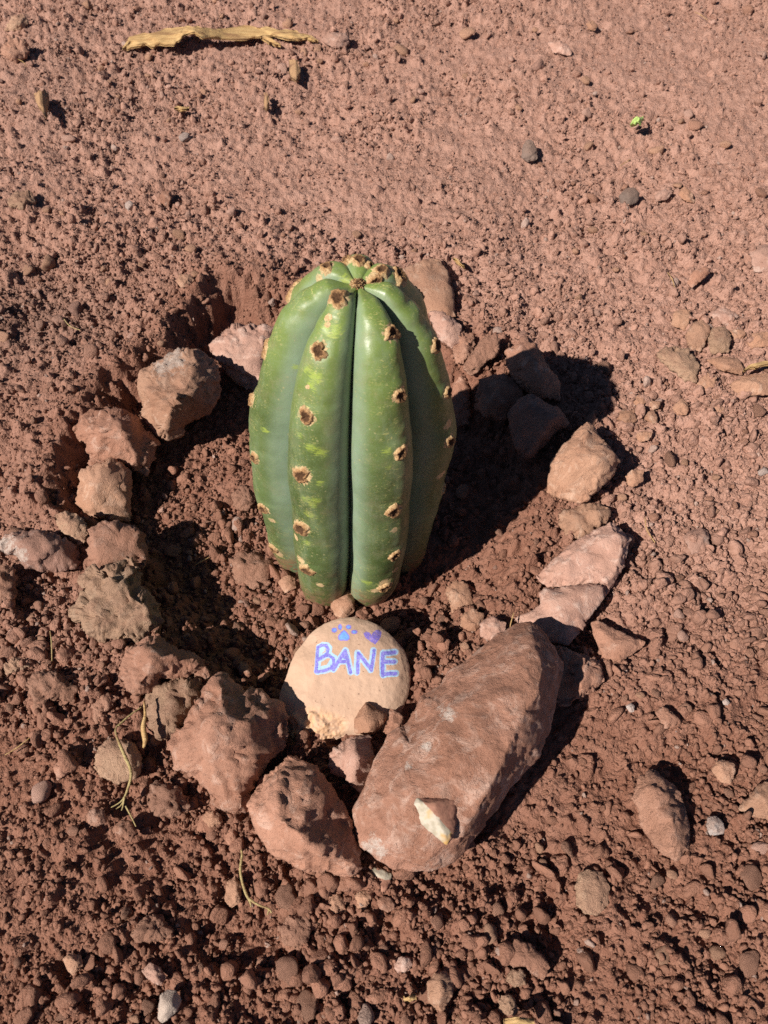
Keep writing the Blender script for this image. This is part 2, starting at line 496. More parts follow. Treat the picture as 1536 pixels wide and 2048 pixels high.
def stone_mesh(outline, crests=None, k=0.45, lift=0.35, back=0.6, rough=1.0, lv=3, seed=0, hdef=0.42, smooth=0.30, zoff=0.0, base_z=None, fine=1.0, cuts=8, hm=1.0, fac=1.0):
    """A stone from its outline in the photograph: the outline gets its distance from the soil it stands on, the crest
    points stand proud of it and the buried far side closes the body."""
    O = np.array(outline, float)
    area = 0.5 * abs(np.sum(O[:, 0] * np.roll(O[:, 1], -1) - np.roll(O[:, 0], -1) * O[:, 1]))
    if np.sum(O[:, 0] * np.roll(O[:, 1], -1) - np.roll(O[:, 0], -1) * O[:, 1]) > 0:
        O = O[::-1]
    c = O.mean(0)
    O = c + (O - c) * 1.035
    # split long edges so the rim can be irregular
    pts = []
    step = max(6.0, math.sqrt(area) / 9)
    for i in range(len(O)):
        a, b = O[i], O[(i + 1) % len(O)]
        n = max(1, int(round(np.linalg.norm(b - a) / step)))
        for j in range(n): pts.append(a + (b - a) * j / n)
    O = np.array(pts)
    P0 = on_ground([c])[0]
    if base_z is not None: P0 = on_z([c], base_z)[0]
    depth = (P0 - CAM) @ FWD
    r = math.sqrt(area / math.pi) * depth / F
    A = on_z([c], P0[2] + lift * r + zoff)[0]
    view = (A - CAM) / np.linalg.norm(A - CAM)
    n = np.array([0, 0, 1.0]) * (1 - k) - view * k
    n /= np.linalg.norm(n)
    rg = np.random.default_rng(seed + 1000)
    if crests is None:
        crests = []
        ph0 = rg.uniform(0, 6.28)
        for j in range(5):
            q = O[int((j + 0.5 * rg.random()) / 5 * len(O)) % len(O)]
            f = rg.uniform(0.35, 0.62)
            crests.append((c[0] + (q[0] - c[0]) * f, c[1] + (q[1] - c[1]) * f, hdef * rg.uniform(0.75, 1.2)))
        crests.append((c[0] + rg.uniform(-.1, .15) * math.sqrt(area), c[1] + rg.uniform(-.1, .1) * math.sqrt(area), hdef * 1.25))
    C2 = np.array([(a, b) for a, b, _ in crests]).reshape(-1, 2)
    Hh = np.array([h for *_, h in crests]) * hm
    nO = len(O)
    v2 = [Vector((p[0], -p[1])) for p in np.concatenate([O, C2])]
    ed = [(i, (i + 1) % nO) for i in range(nO)]
    res = geometry.delaunay_2d_cdt(v2, ed, [], 1, 1e-4)
    fv, _, ff, ov = res[0], res[1], res[2], res[3]
    V = np.zeros((len(fv), 3))
    for i, q in enumerate(fv):
        src = ov[i][0] if len(ov[i]) else None
        h = 0.0 if (src is None or src < nO) else Hh[src - nO] * r
        V[i] = on_plane([(q.x, -q.y)], A + n * h, n)[0]
    T = []
    for f in ff:
        for j in range(1, len(f) - 1): T.append((f[0], f[j], f[j + 1]))
    # map outline to output vertices
    om = {}
    for i, srcs in enumerate(ov):
        for s_ in srcs: om[s_] = i
    ring = [om[i] for i in range(nO)]
    m = len(V)
    B1 = A + (V[ring] - A) * 0.93 + view * (0.45 * back * r)
    B2 = A + (V[ring] - A) * 0.60 + view * (0.95 * back * r)
    bc = A + view * (1.1 * back * r)
    V = np.concatenate([V, B1, B2, [bc]])
    for i in range(nO):
        j = (i + 1) % nO
        a, b = ring[i], ring[j]; a1, b1 = m + i, m + j; a2, b2 = m + nO + i, m + nO + j
        T += [(a, a1, b), (b, a1, b1), (a1, a2, b1), (b1, a2, b2), (a2, m + 2 * nO, b2)]
    T = np.array(T)
    # make the faces look outward
    ctr = V.mean(0)
    fn = np.cross(V[T[:, 1]] - V[T[:, 0]], V[T[:, 2]] - V[T[:, 0]])
    if np.sum(np.einsum('ij,ij->i', fn, V[T].mean(1) - ctr)) < 0: T = T[:, ::-1]
    used = np.unique(T); remap = -np.ones(len(V), int); remap[used] = np.arange(len(used)); V = V[used]; T = remap[T]
    want = max(500.0, area / 2.6) * (1 if lv < 5 else 4)
    lv = int(np.clip(round(math.log(want / len(T), 4) + 0.35), 2, 5))
    lams = [smooth * 0.75, smooth * 0.55, 0.22, 0.15, 0.1]
    for q_ in range(lv):
        V, T = subdivide(V, T); V = laplace(V, T, lams[q_], 1)
    # flat chipped facets
    for _ in range(cuts):
        d = rg.normal(size=3); d /= np.linalg.norm(d)
        if d @ n < 0: d = -d
        d = d + n * rg.uniform(0, 0.5); d /= np.linalg.norm(d)
        pr = V @ d
        off = np.quantile(pr, rg.uniform(0.93, 0.99))
        V = V - d * (np.maximum(0, pr - off) * 0.9)[:, None]
    N = vnormals(V, T)
    s = seed * 3 + 5
    q = V / r
    chip = np.abs(noise3(q * 2.6 + seed, s)) + 0.5 * np.abs(noise3(q * 5.7 + seed, s + 1))
    pit = np.maximum(0, noise3(q * 6.5 + seed + 40, s + 21) - 0.35)
    disp = 0.030 * fbm3(q * 1.7 + seed, 3, s + 2) - 0.045 * (chip - 0.4) + 0.012 * fbm3(q * 7 + seed, 3, s + 6) - 0.05 * pit
    if fac > 0:
        qw = q + 0.12 * np.stack([noise3(q * 3 + 5, s + 31), noise3(q * 3 + 15, s + 32), noise3(q * 3 + 25, s + 33)], 1)
        disp = disp + fac * (0.10 * facet3(qw * 1.9 + seed, s + 34) + 0.045 * facet3(qw * 4.6 + seed, s + 35))
    absd = 0.0008 * fbm3(V * 230, 3, s + 9)
    V = V + N * (disp * rough * r + absd * rough * fine * min(1.0, r / 0.012))[:, None]
    if rough > 1.4:      # crumbly earth
        cr = np.maximum(0, noise3(V * 230, s + 15)) * 0.0012 + np.maximum(0, noise3(V * 120, s + 16)) * 0.0022
        V = V + N * cr[:, None]
    return V, T, r, A

def put_stone(name, mat, label, cat, outline, crests=None, group=None, crust=(), **kw):
    V, T, r, A = stone_mesh(outline, crests, **kw)
    p = to_px(V); cru = np.zeros(len(V))
    for (cx, cy, cr) in crust: cru = np.maximum(cru, np.exp(-((p[:, 0] - cx) ** 2 + (p[:, 1] - cy) ** 2) / cr ** 2))
    org = np.array([A[0], A[1], V[:, 2].min()])
    me = mesh_np(name, V - org, T, True, {'crust': cru} if len(crust) else None)
    o = put(name, me, M[mat], None, tuple(org), label, cat, group)
    OCC.append((V[:, 0].mean(), V[:, 1].mean(), r * 1.05))
    return o

RING = 'stones of the ring round the cactus'
S = []
def stone(mat, label, outline, crests=None, name='stone', cat='stone', group=None, **kw):
    S.append((name, mat, label, cat, outline, crests, group, kw))

# the ring
stone('tan', 'blocky ochre red stone with white crust on its upper edge, in the ring', [(281,749),(295,735),(315,725),(333,712),(367,696),(396,698),(416,708),(435,732),(440,759),(433,796),(413,823),(379,844),(359,867),(339,876),(315,871),(295,844),(288,820),(281,790),(273,766)],
      [(383,732,.55),(371,774,.72),(345,808,.70),(333,852,.42),(325,770,.50),(345,735,.42),(405,760,.40),(300,790,.35)], group=RING, crust=[(345,718,34),(322,735,24)], hm=1.8, k=.5, lift=.95, back=1.2, lv=4)
stone('red', 'stone with a pointed tip and a pale worn top, below the blocky ochre stone', [(144,852),(159,837),(183,823),(217,815),(244,818),(271,837),(291,857),(311,884),(311,901),(298,925),(291,950),(267,938),(237,925),(210,922),(184,928),(176,905),(176,888),(159,871)],
      [(190,865,.42),(220,889,.55),(240,850,.60),(262,922,.40),(222,835,.40),(285,890,.35)], group=RING, hm=1.8, k=.5, lift=.85, back=1.1, lv=4)
stone('tan', 'rounded ochre cube of stone tucked against the pointed stone', [(162,945),(179,933),(203,925),(220,920),(244,925),(261,942),(262,1006),(261,1040),(237,1043),(206,1037),(188,1037),(166,1023),(154,1006),(156,972)],
      [(217,930,.35),(234,972,.62),(237,1015,.55),(190,975,.50),(190,1015,.42)], group=RING, hm=1.8, k=.5, lift=.85, back=1.1, lv=4)
stone('pink', 'smooth pinkish slab of stone leaning behind the cactus', [(414,686),(430,672),(455,655),(490,652),(535,648),(565,662),(570,740),(540,790),(505,798),(485,770),(455,748),(432,722)],
      [(470,680,.35),(520,690,.38),(520,750,.30),(460,715,.28)], group=RING, k=.6, lift=.55, back=.8, lv=4)
stone('purple', 'long wedge of purplish stone with one pale grey end', [(-6,1073),(34,1063),(68,1061),(91,1064),(115,1071),(169,1105),(162,1125),(149,1135),(112,1144),(74,1142),(51,1135),(30,1115),(-8,1100)],
      [(85,1070,.35),(112,1092,.45),(150,1113,.30),(45,1085,.45),(80,1115,.42)], crust=[(8,1085,36),(40,1108,22)], k=.45, lift=.45, lv=4)
stone('dull', 'small yellowish stone between the purplish wedge and the ochre cube', [(108,1030),(132,1025),(152,1027),(173,1044),(176,1068),(166,1088),(149,1086),(132,1071),(115,1051)],
      [(135,1043,.4),(155,1060,.5),(158,1078,.3)], k=.45, lift=.4, lv=3)
stone('red', 'flat notched stone with a jagged edge under the ochre cube', [(176,1085),(180,1061),(210,1044),(237,1044),(264,1051),(288,1071),(298,1095),(291,1118),(281,1135),(261,1135),(237,1145),(203,1150),(176,1149),(162,1142),(166,1125),(179,1112)],
      [(190,1082,.30),(237,1072,.38),(268,1064,.34),(255,1100,.30),(200,1120,.25)], group=RING, hm=1.8, k=.4, lift=.45, lv=4)
stone('dull', 'large crumbly lump of earth in the ring, pitted all over', [(203,1135),(257,1117),(278,1135),(274,1159),(295,1183),(315,1210),(318,1234),(308,1267),(271,1281),(234,1281),(203,1278),(176,1267),(159,1234),(159,1210),(169,1183),(166,1162),(183,1146)],
      [(225,1160,.35),(240,1195,.50),(283,1215,.50),(200,1230,.42),(250,1250,.42)], name='earth_clod', cat='clod', k=.4, lift=.45, rough=1.7, lv=4)
stone('red', 'rounded stone with a thin pointed tail and a pale dusty end', [(242,1325),(251,1301),(271,1284),(308,1269),(325,1278),(352,1295),(379,1301),(403,1322),(418,1352),(413,1356),(386,1347),(355,1359),(325,1359),(308,1379),(281,1391),(264,1386),(247,1366),(239,1345)],
      [(290,1305,.45),(300,1335,.55),(345,1318,.45),(385,1328,.25),(275,1360,.38)], group=RING, hm=1.8, k=.45, lift=.5, lv=4)
stone('dull', 'crumbly clod wedged under the stone with the pointed tail', [(316,1364),(355,1352),(395,1358),(415,1380),(385,1400),(372,1430),(350,1470),(318,1478),(296,1450),(290,1410),(298,1385)],
      [(340,1385,.35),(370,1385,.4),(330,1430,.4)], name='earth_clod', cat='clod', k=.3, lift=.25, rough=1.7, lv=4)
stone('red', 'large rough pitted stone with a peaked top beside the painted stone', [(342,1482),(349,1453),(365,1427),(385,1404),(407,1388),(427,1365),(442,1357),(460,1365),(482,1375),(502,1386),(534,1394),(557,1411),(573,1443),(575,1476),(567,1499),(547,1521),(528,1541),(508,1573),(499,1599),(492,1619),(469,1630),(440,1626),(420,1606),(404,1583),(378,1557),(352,1534),(342,1508)],
      [(440,1374,.30),(448,1435,.62),(467,1472,.78),(470,1512,.78),(470,1550,.66),(476,1598,.40),(400,1450,.42),(400,1520,.42),(520,1425,.32),(545,1470,.15),(430,1580,.40)], group=RING, hm=1.25, k=.5, lift=.38, back=.9, rough=1.3, fac=.75, lv=4)
stone('red', 'wedge shaped stone with a bright lower edge in front of the painted stone', [(497,1612),(508,1586),(515,1564),(534,1541),(557,1521),(570,1508),(593,1508),(612,1521),(629,1541),(645,1560),(668,1577),(687,1603),(694,1632),(707,1665),(717,1700),(726,1733),(704,1752),(658,1746),(606,1743),(567,1713),(534,1691),(512,1658),(505,1629)],
      [(520,1622,.36),(547,1642,.54),(593,1665,.66),(622,1688,.60),(658,1718,.44),(560,1575,.36),(612,1560,.30),(622,1610,.46),(674,1690,.42),(660,1640,.24),(692,1722,.28),(560,1690,.22),(610,1722,.22)], group=RING, hm=1.4, k=.45, lift=.55, back=.8, rough=1.2, fac=.6, lv=4)
stone('pink', 'small angular stone between the wedge stone and the long slab', [(656,1515),(665,1499),(684,1482),(710,1471),(739,1473),(746,1492),(749,1521),(739,1554),(723,1586),(712,1582),(694,1560),(668,1547),(656,1534)],
      [(713,1478,.40),(714,1521,.62),(708,1560,.40),(690,1515,.45)], hm=1.8, k=.5, lift=.5, lv=3)
stone('tan', 'little square block of stone lying on the painted stone', [(707,1466),(710,1437),(730,1406),(738,1407),(775,1433),(768,1447),(749,1466),(730,1469)],
      [(718,1460,.5),(718,1438,.55),(733,1414,.5),(757,1432,.60),(738,1460,.60)], k=.55, lift=.9, back=.9, lv=3, smooth=.22, rough=.5)
stone('red', 'stub of red stone squeezed between the painted stone and the long slab', [(766,1464),(778,1439),(778,1418),(796,1418),(812,1443),(803,1460),(785,1474)], None, k=.5, lift=.8, back=1.0, lv=3)
stone('slab', 'long thick slab of red stone dusted with soil, biggest stone of the ring', [(710,1618),(726,1590),(747,1538),(764,1499),(778,1471),(810,1453),(828,1429),(838,1404),(877,1372),(898,1351),(926,1330),(958,1302),(989,1270),(1028,1253),(1056,1249),(1077,1263),(1102,1298),(1116,1330),(1116,1376),(1109,1418),(1098,1467),(1074,1513),(1032,1562),(989,1622),(958,1661),(933,1692),(905,1720),(877,1731),(835,1740),(796,1734),(757,1717),(726,1689),(715,1657)],
      [(1066,1288,.30),(1088,1338,.38),(1076,1390,.46),(1053,1426,.48),(1031,1470,.49),(1003,1530,.49),(975,1588,.45),(948,1637,.38),(922,1676,.28),
       (1040,1320,.37),(1010,1300,.27),(940,1400,.40),(960,1480,.47),(880,1430,.30),(880,1540,.45),(830,1490,.30),(785,1590,.34),(850,1640,.40),(790,1680,.28),(860,1710,.20)],
      name='long_slab', cat='stone', group=None, crust=[(745,1690,26),(762,1700,18),(853,1493,16),(818,1530,14),(895,1425,22)], cuts=0, fac=.38, hm=1.3, k=.28, lift=.42, back=.6, rough=.5, lv=4, smooth=.15)
stone('red', 'shadowed stone propped against the side of the long slab', [(1088,1285),(1126,1292),(1155,1307),(1190,1316),(1205,1333),(1208,1360),(1199,1374),(1167,1392),(1138,1410),(1105,1407),(1085,1350)],
      [(1172,1332,.40),(1165,1370,.42),(1130,1340,.35)], group=RING, k=.4, lift=.4, lv=4)
stone('red', 'flat triangular stone lying outside the ring past the long slab', [(1181,1243),(1193,1240),(1231,1260),(1290,1284),(1287,1292),(1252,1316),(1237,1325),(1205,1316),(1193,1284)],
      [(1200,1258,.28),(1265,1283,.28),(1240,1308,.28),(1210,1300,.3),(1225,1280,.3)], k=.3, lift=.35, lv=3, rough=.6)
stone('pink', 'flat pale pink stone with a grey streaked edge beyond the long slab', [(1020,1243),(1061,1222),(1079,1210),(1079,1187),(1091,1178),(1138,1174),(1179,1168),(1205,1175),(1208,1190),(1196,1210),(1173,1243),(1152,1275),(1138,1289),(1108,1284),(1073,1260),(1047,1251)],
      [(1095,1200,.26),(1150,1188,.28),(1190,1188,.30),(1160,1235,.32),(1110,1240,.26),(1130,1262,.26),(1070,1240,.15)], group=RING, k=.35, lift=.32, lv=4, rough=.7)
stone('pink', 'broad flat triangular pink red stone of the ring', [(1070,1152),(1114,1114),(1149,1084),(1187,1061),(1228,1043),(1249,1046),(1261,1079),(1252,1114),(1240,1146),(1220,1187),(1211,1199),(1205,1172),(1179,1166),(1140,1172),(1097,1175)],
      [(1110,1145,.22),(1150,1112,.28),(1200,1080,.30),(1238,1062,.30),(1240,1095,.36),(1226,1130,.36),(1208,1160,.32),(1160,1145,.28)], group=RING, k=.35, lift=.38, lv=4, rough=.6)
stone('tan', 'low two lobed stone between the upright ochre stone and the broad triangular one', [(1114,1038),(1126,1023),(1155,1014),(1173,1008),(1214,1014),(1228,1029),(1214,1043),(1187,1061),(1167,1073),(1143,1079),(1126,1061)],
      [(1140,1035,.28),(1160,1050,.25),(1195,1025,.32),(1170,1030,.2)], group=RING, hm=1.8, k=.3, lift=.25, lv=3, rough=1.2)
stone('tan', 'upright ochre stone with a flat sunlit face at the edge of the cactus shadow', [(1096,967),(1099,935),(1123,894),(1149,868),(1179,843),(1193,865),(1211,891),(1234,906),(1239,923),(1222,958),(1199,979),(1173,999),(1155,1005),(1114,994),(1094,982)],
      [(1176,862,.40),(1208,905,.58),(1188,945,.60),(1170,985,.48),(1125,920,.48),(1120,975,.48),(1150,900,.5)], group=RING, k=.5, lift=.65, back=.9, lv=4, rough=.7, smooth=.3, cuts=3)
stone('purple', 'angular greyish purple stone lying in the cactus shadow', [(1016,829),(1036,803),(1055,790),(1078,796),(1104,812),(1133,825),(1138,845),(1117,861),(1094,887),(1071,910),(1052,923),(1036,907),(1023,874)],
      [(1040,820,.45),(1075,810,.42),(1110,835,.50),(1085,862,.55),(1055,895,.40),(1045,855,.5)], group=RING, k=.5, lift=.6, back=.9, lv=4, rough=.7, smooth=.3, cuts=3)
stone('red', 'tall dark red stone shaded by the cactus', [(1013,721),(1016,699),(1042,686),(1065,682),(1084,708),(1091,725),(1110,747),(1120,780),(1123,799),(1104,799),(1084,793),(1062,790),(1042,777),(1023,747)],
      [(1045,705,.45),(1072,730,.52),(1095,775,.4),(1055,760,.45)], group=RING, k=.5, lift=.6, back=.9, lv=3)
stone('red', 'squat dark stone shaded by the cactus between two taller ones', [(957,760),(987,747),(1016,751),(1036,770),(1045,790),(1032,812),(1019,832),(1000,842),(974,838),(951,812)],
      None, group=RING, k=.5, lift=.55, lv=3)
stone('clod', 'dark finger shaped stone behind the cactus', [(928,728),(951,695),(970,672),(987,668),(1003,682),(996,708),(970,728),(944,754),(931,747)], None, group=RING, k=.5, lift=.6, back=.9, lv=3)
stone('tan', 'flat tan slab half buried behind the cactus', [(795,545),(850,518),(883,516),(893,530),(902,565),(912,633),(880,640),(850,625),(800,610)],
      [(860,535,.18),(885,560,.22),(892,610,.2),(840,580,.18)], group=RING, k=.2, lift=.22, lv=3, rough=.6)
stone('pink', 'pink stone with a pale face touching the back of the cactus', [(855,625),(863,618),(899,631),(922,650),(924,682),(905,697),(885,685),(868,660)], None, group=RING, k=.5, lift=.6, back=1.0, lv=3)
stone('red', 'narrow upright stone hidden close to the shaded side of the cactus', [(905,767),(925,751),(938,760),(941,793),(938,845),(915,855),(902,810)], None, group=RING, k=.5, lift=.5, lv=3)
stone('clod', 'lumpy brown clod beside the pink stone behind the cactus', [(905,690),(925,662),(945,668),(950,700),(935,730),(912,725)], None, name='earth_clod', cat='clod', k=.4, lift=.5, rough=1.6, lv=3)
stone('tan', 'small cleft stone jammed between two cactus ribs at the soil', [(658,1200),(668,1188),(680,1176),(701,1170),(712,1188),(709,1224),(686,1240),(670,1232)], [(672,1200,.4),(690,1190,.3),(700,1205,.5),(684,1222,.35)], k=.4, lift=.5, lv=3)
stone('clod', 'dark earth clod just below the pale end of the purplish wedge', [(-30,1125),(10,1130),(34,1152),(27,1190),(2,1227),(-30,1235)], None, name='earth_clod', cat='clod', k=.4, lift=.4, rough=1.5)

# loose stones around
stone('clod', 'smooth oval lump of red earth lying alone away from the slab', [(1265,1597),(1276,1558),(1296,1541),(1324,1541),(1347,1558),(1358,1583),(1370,1617),(1381,1666),(1378,1700),(1355,1722),(1327,1708),(1299,1680),(1282,1648),(1276,1617)],
      [(1300,1570,.42),(1325,1580,.50),(1315,1620,.45),(1345,1640,.56),(1355,1690,.42),(1330,1680,.42)], name='earth_clod', cat='clod', k=.35, lift=.35, lv=4, rough=.7)
stone('tan', 'roundish tan stone above the pale purple speckled pebble', [(1422,1538),(1432,1521),(1449,1518),(1469,1529),(1472,1546),(1460,1569),(1441,1563)], None, lift=.5)
stone('tan', 'flat tan slab lying beside the whitish speckled pebble', [(1472,1617),(1495,1595),(1520,1569),(1545,1555),(1565,1600),(1545,1640),(1497,1634)], None, k=.3, lift=.3, rough=.8)
stone('white', 'whitish speckled pebble near the oval lump', [(1411,1648),(1415,1634),(1432,1631),(1452,1648),(1446,1666),(1426,1673),(1415,1666)], None, name='pebble', cat='pebble', lift=.45)
stone('red', 'flat reddish chip with a straight shaded edge', [(1309,1424),(1319,1410),(1336,1416),(1361,1441),(1350,1453),(1330,1458)], None, k=.3, lift=.3, rough=.6)
stone('white', 'small white chip near the flat reddish chip', [(1252,1412),(1262,1406),(1270,1411),(1268,1424),(1260,1426)], None, name='pebble', cat='pebble', lift=.5)
stone('white', 'white crumb on top of a red pebble', [(1444,1402),(1452,1397),(1461,1405),(1455,1411),(1447,1410)], None, name='pebble', cat='pebble', lift=.5)
stone('red', 'short red stone standing below the wedge stone', [(620,1786),(637,1756),(650,1766),(653,1792),(630,1799)], None, lift=.5)
stone('tan', 'heart shaped tan pebble among crumbs below the wedge stone', [(707,1792),(715,1782),(727,1784),(741,1777),(746,1792),(728,1825),(715,1815)], None, lift=.45)
stone('red', 'egg shaped dark red pebble below the yellow striped stone', [(751,1802),(758,1795),(770,1792),(782,1797),(790,1808),(789,1820),(775,1826),(760,1818)], None, lift=.45, rough=.6)
stone('tan', 'knobbly tan pebble next to the heart shaped one', [(648,1802),(660,1789),(676,1786),(692,1802),(689,1828),(666,1833),(653,1818)], None, lift=.5, rough=1.3)
stone('clod', 'ragged wedge of caked earth below the wedge stone', [(557,1857),(578,1838),(607,1825),(620,1847),(620,1877),(598,1909),(578,1886)], None, name='earth_clod', cat='clod', lift=.4, rough=1.5)
stone('red', 'three cornered red stone near the bullet shaped stone', [(728,1997),(754,1978),(773,1974),(777,1991),(760,2010),(734,2007)], None, lift=.4, rough=.6)
stone('pink', 'pinkish pitted pebble above the bullet shaped stone', [(785,1929),(792,1918),(803,1912),(820,1918),(826,1930),(819,1942),(796,1945)], None, name='pebble', cat='pebble', lift=.45)
stone('tan', 'bullet shaped upright tan stone with a white spot', [(855,1965),(868,1945),(891,1943),(907,1958),(904,1991),(891,2020),(871,2026),(855,2004)], [(880,1960,.5),(888,1985,.6),(880,2008,.45),(866,1985,.4)], lift=.55, rough=.7)
stone('dull', 'flat squarish plate of dried earth with a cracked rim', [(1150,1753),(1174,1740),(1206,1743),(1220,1774),(1216,1809),(1195,1830),(1171,1827),(1153,1809)], [(1165,1760,.16),(1200,1760,.16),(1205,1800,.18),(1170,1810,.14)], name='earth_clod', cat='clod', k=.15, lift=.2, rough=.6)
stone('red', 'hooked red stone curling over a round knobbly clod', [(1014,1900),(1028,1879),(1063,1890),(1091,1921),(1101,1935),(1087,1963),(1066,1952),(1052,1931),(1021,1935)], None, lift=.4, rough=.8)
stone('dull', 'round knobbly clod under the hooked red stone', [(1012,1952),(1022,1940),(1040,1938),(1052,1950),(1050,1968),(1030,1975),(1016,1966)], None, name='earth_clod', cat='clod', lift=.45, rough=1.6)
stone('dull', 'crumbly round clod next to the yellow wood flake', [(1000,2000),(1012,1988),(1030,2000),(1038,2020),(1020,2032),(1002,2022)], None, name='earth_clod', cat='clod', lift=.4, rough=1.6)
stone('pale', 'pale grey angular stone with a clean flat face, lone in the dark soil', [(315,2036),(320,1992),(333,1977),(352,1982),(364,1999),(355,2023),(325,2047)], [(334,1985,.4),(342,2012,.55),(330,2035,.35),(325,2010,.4)], lift=.5, rough=.4, smooth=.2)
stone('pink', 'pinkish stone just above the pale grey angular one', [(283,1942),(301,1925),(322,1935),(335,1955),(322,1972),(298,1962)], None, lift=.4)
stone('tan', 'small rust brown stone alone in loose dark soil', [(125,1918),(139,1904),(162,1911),(166,1931),(146,1952),(132,1938)], None, lift=.55, rough=.5)
stone('clod', 'wide soft clod of red earth in the loose soil', [(261,1874),(281,1837),(311,1827),(342,1847),(345,1871),(305,1881),(271,1891)], None, name='earth_clod', cat='clod', lift=.35, rough=1.5)
stone('tan', 'finger shaped pebble beside the forked dry stem', [(450,1799),(454,1759),(471,1752),(484,1766),(481,1799),(464,1820)], None, name='pebble', cat='pebble', lift=.45)
stone('dull', 'yellowish brown stone lying under the dry root', [(191,1535),(193,1495),(220,1478),(267,1478),(281,1512),(281,1549),(234,1569),(207,1556)], [(215,1500,.3),(255,1500,.32),(262,1540,.3),(225,1540,.35)], k=.4, lift=.35, rough=.9)
stone('clod', 'craggy clod between the dry root and the big pitted stone', [(291,1600),(315,1562),(342,1566),(379,1593),(379,1620),(339,1637),(305,1620)], None, name='earth_clod', cat='clod', lift=.45, rough=1.5)
stone('red', 'round red pebble under the tip of the dry root', [(173,1630),(190,1613),(210,1620),(213,1644),(193,1654),(174,1647)], None, name='pebble', cat='pebble', lift=.5)
stone('red', 'red pebble touching the end of the dry root', [(220,1661),(244,1637),(264,1640),(271,1667),(261,1684)], None, name='pebble', cat='pebble', lift=.4)
stone('tan', 'flattish tan pebble below the big pitted stone', [(401,1634),(420,1617),(443,1630),(447,1644),(420,1656)], None, name='pebble', cat='pebble', lift=.4)
stone('red', 'little triangular red pebble beside the finger pebble', [(450,1675),(462,1650),(474,1668),(470,1688),(455,1690)], None, name='pebble', cat='pebble', lift=.45, rough=.5)
stone('red', 'diamond shaped red stone near the yellowish brown one under the root', [(107,1535),(122,1515),(139,1525),(139,1546),(115,1561)], None, lift=.4)
stone('clod', 'angular orange brown clod with a notch near the tailed stone', [(52,1362),(85,1339),(129,1352),(149,1379),(149,1403),(105,1396),(74,1416),(68,1393)], None, name='earth_clod', cat='clod', lift=.45, rough=1.5)
stone('dull', 'double humped clod above the notched clod', [(7,1332),(27,1315),(68,1315),(64,1332),(37,1342),(10,1352)], None, name='earth_clod', cat='clod', lift=.4, rough=1.4)
stone('clod', 'bent fragment of red earth near the yellowish brown stone', [(183,1406),(196,1386),(240,1393),(220,1416),(203,1437),(190,1450)], None, name='earth_clod', cat='clod', lift=.35, rough=1.3)
stone('tan', 'thin red sliver leaning under the crumbly ring lump', [(220,1305),(232,1286),(248,1284),(245,1302),(230,1320)], None, lift=.5, rough=.6)
stone('grey', 'smooth dark grey pebble in the dusty soil', [(1236,394),(1251,377),(1269,373),(1279,387),(1276,405),(1258,412),(1241,408)], None, name='pebble', cat='pebble', lift=.55, rough=.6)
stone('pink', 'pale pink pebble next to the dark grey one', [(1307,394),(1321,379),(1349,380),(1335,398),(1311,405)], None, name='pebble', cat='pebble', lift=.4)
stone('tan', 'tan pebble two along from the dark grey one', [(1356,384),(1370,370),(1387,387),(1391,405),(1373,405),(1359,394)], None, name='pebble', cat='pebble', lift=.4)
stone('grey', 'dark brown upright stone with a black shadow in dusty soil', [(1040,315),(1046,290),(1060,276),(1075,293),(1074,318),(1055,325)], None, lift=.6)
stone('red', 'tilted stone plate casting a deep black slot of shadow', [(1373,565),(1387,541),(1419,530),(1426,541),(1394,569),(1384,576)], None, lift=.6, rough=.6)
stone('pink', 'large pale rock sunk in dusty soil past the tilted plate', [(1499,499),(1530,488),(1565,500),(1560,545),(1506,544)], None, k=.2, lift=.3, rough=.7)
CL = 'cluster of tan stones on the dusty slope'
stone('tan', 'squarish stone on top of the tan cluster', [(1349,621),(1380,617),(1384,638),(1370,663),(1342,649)], None, lift=.4, group=CL)
stone('tan', 'tall leaning stone in the middle of the tan cluster', [(1370,666),(1391,638),(1419,642),(1422,663),(1401,705),(1377,698)], None, lift=.5, group=CL)
stone('pink', 'broad pink stone at the back of the tan cluster', [(1417,628),(1447,612),(1475,628),(1471,652),(1436,649)], None, lift=.4, group=CL)
stone('dull', 'rounded yellowish stone with a dark shadow in the tan cluster', [(1415,684),(1422,656),(1450,652),(1464,677),(1457,705),(1419,708)], None, lift=.5, group=CL, rough=1.2)
stone('tan', 'small flat stone touching the rounded yellowish one in the tan cluster', [(1457,659),(1488,659),(1495,670),(1482,684),(1464,680)], None, lift=.35, group=CL)
stone('tan', 'rounded outlying stone beside the small flat one of the tan cluster', [(1492,684),(1506,666),(1534,663),(1545,691),(1502,698)], None, lift=.4, group=CL)
stone('dull', 'wide cracked slab of dry earth below the tan cluster', [(1311,712),(1314,694),(1377,698),(1398,729),(1394,764),(1370,764),(1342,740)], None, k=.25, lift=.3, group=CL, rough=1.3)
stone('tan', 'oval stone below the cracked slab', [(1394,768),(1412,743),(1433,754),(1429,775),(1405,785)], None, lift=.4, group=CL)
stone('tan', 'long flat pale slab with an orange splinter below the tan cluster', [(1457,771),(1488,750),(1550,745),(1555,788),(1482,794)], None, k=.2, lift=.35, rough=.6)
stone('tan', 'straw flecked flat stone between cracked slab and long flat slab', [(1412,719),(1447,712),(1488,719),(1485,750),(1436,740)], None, k=.2, lift=.3)
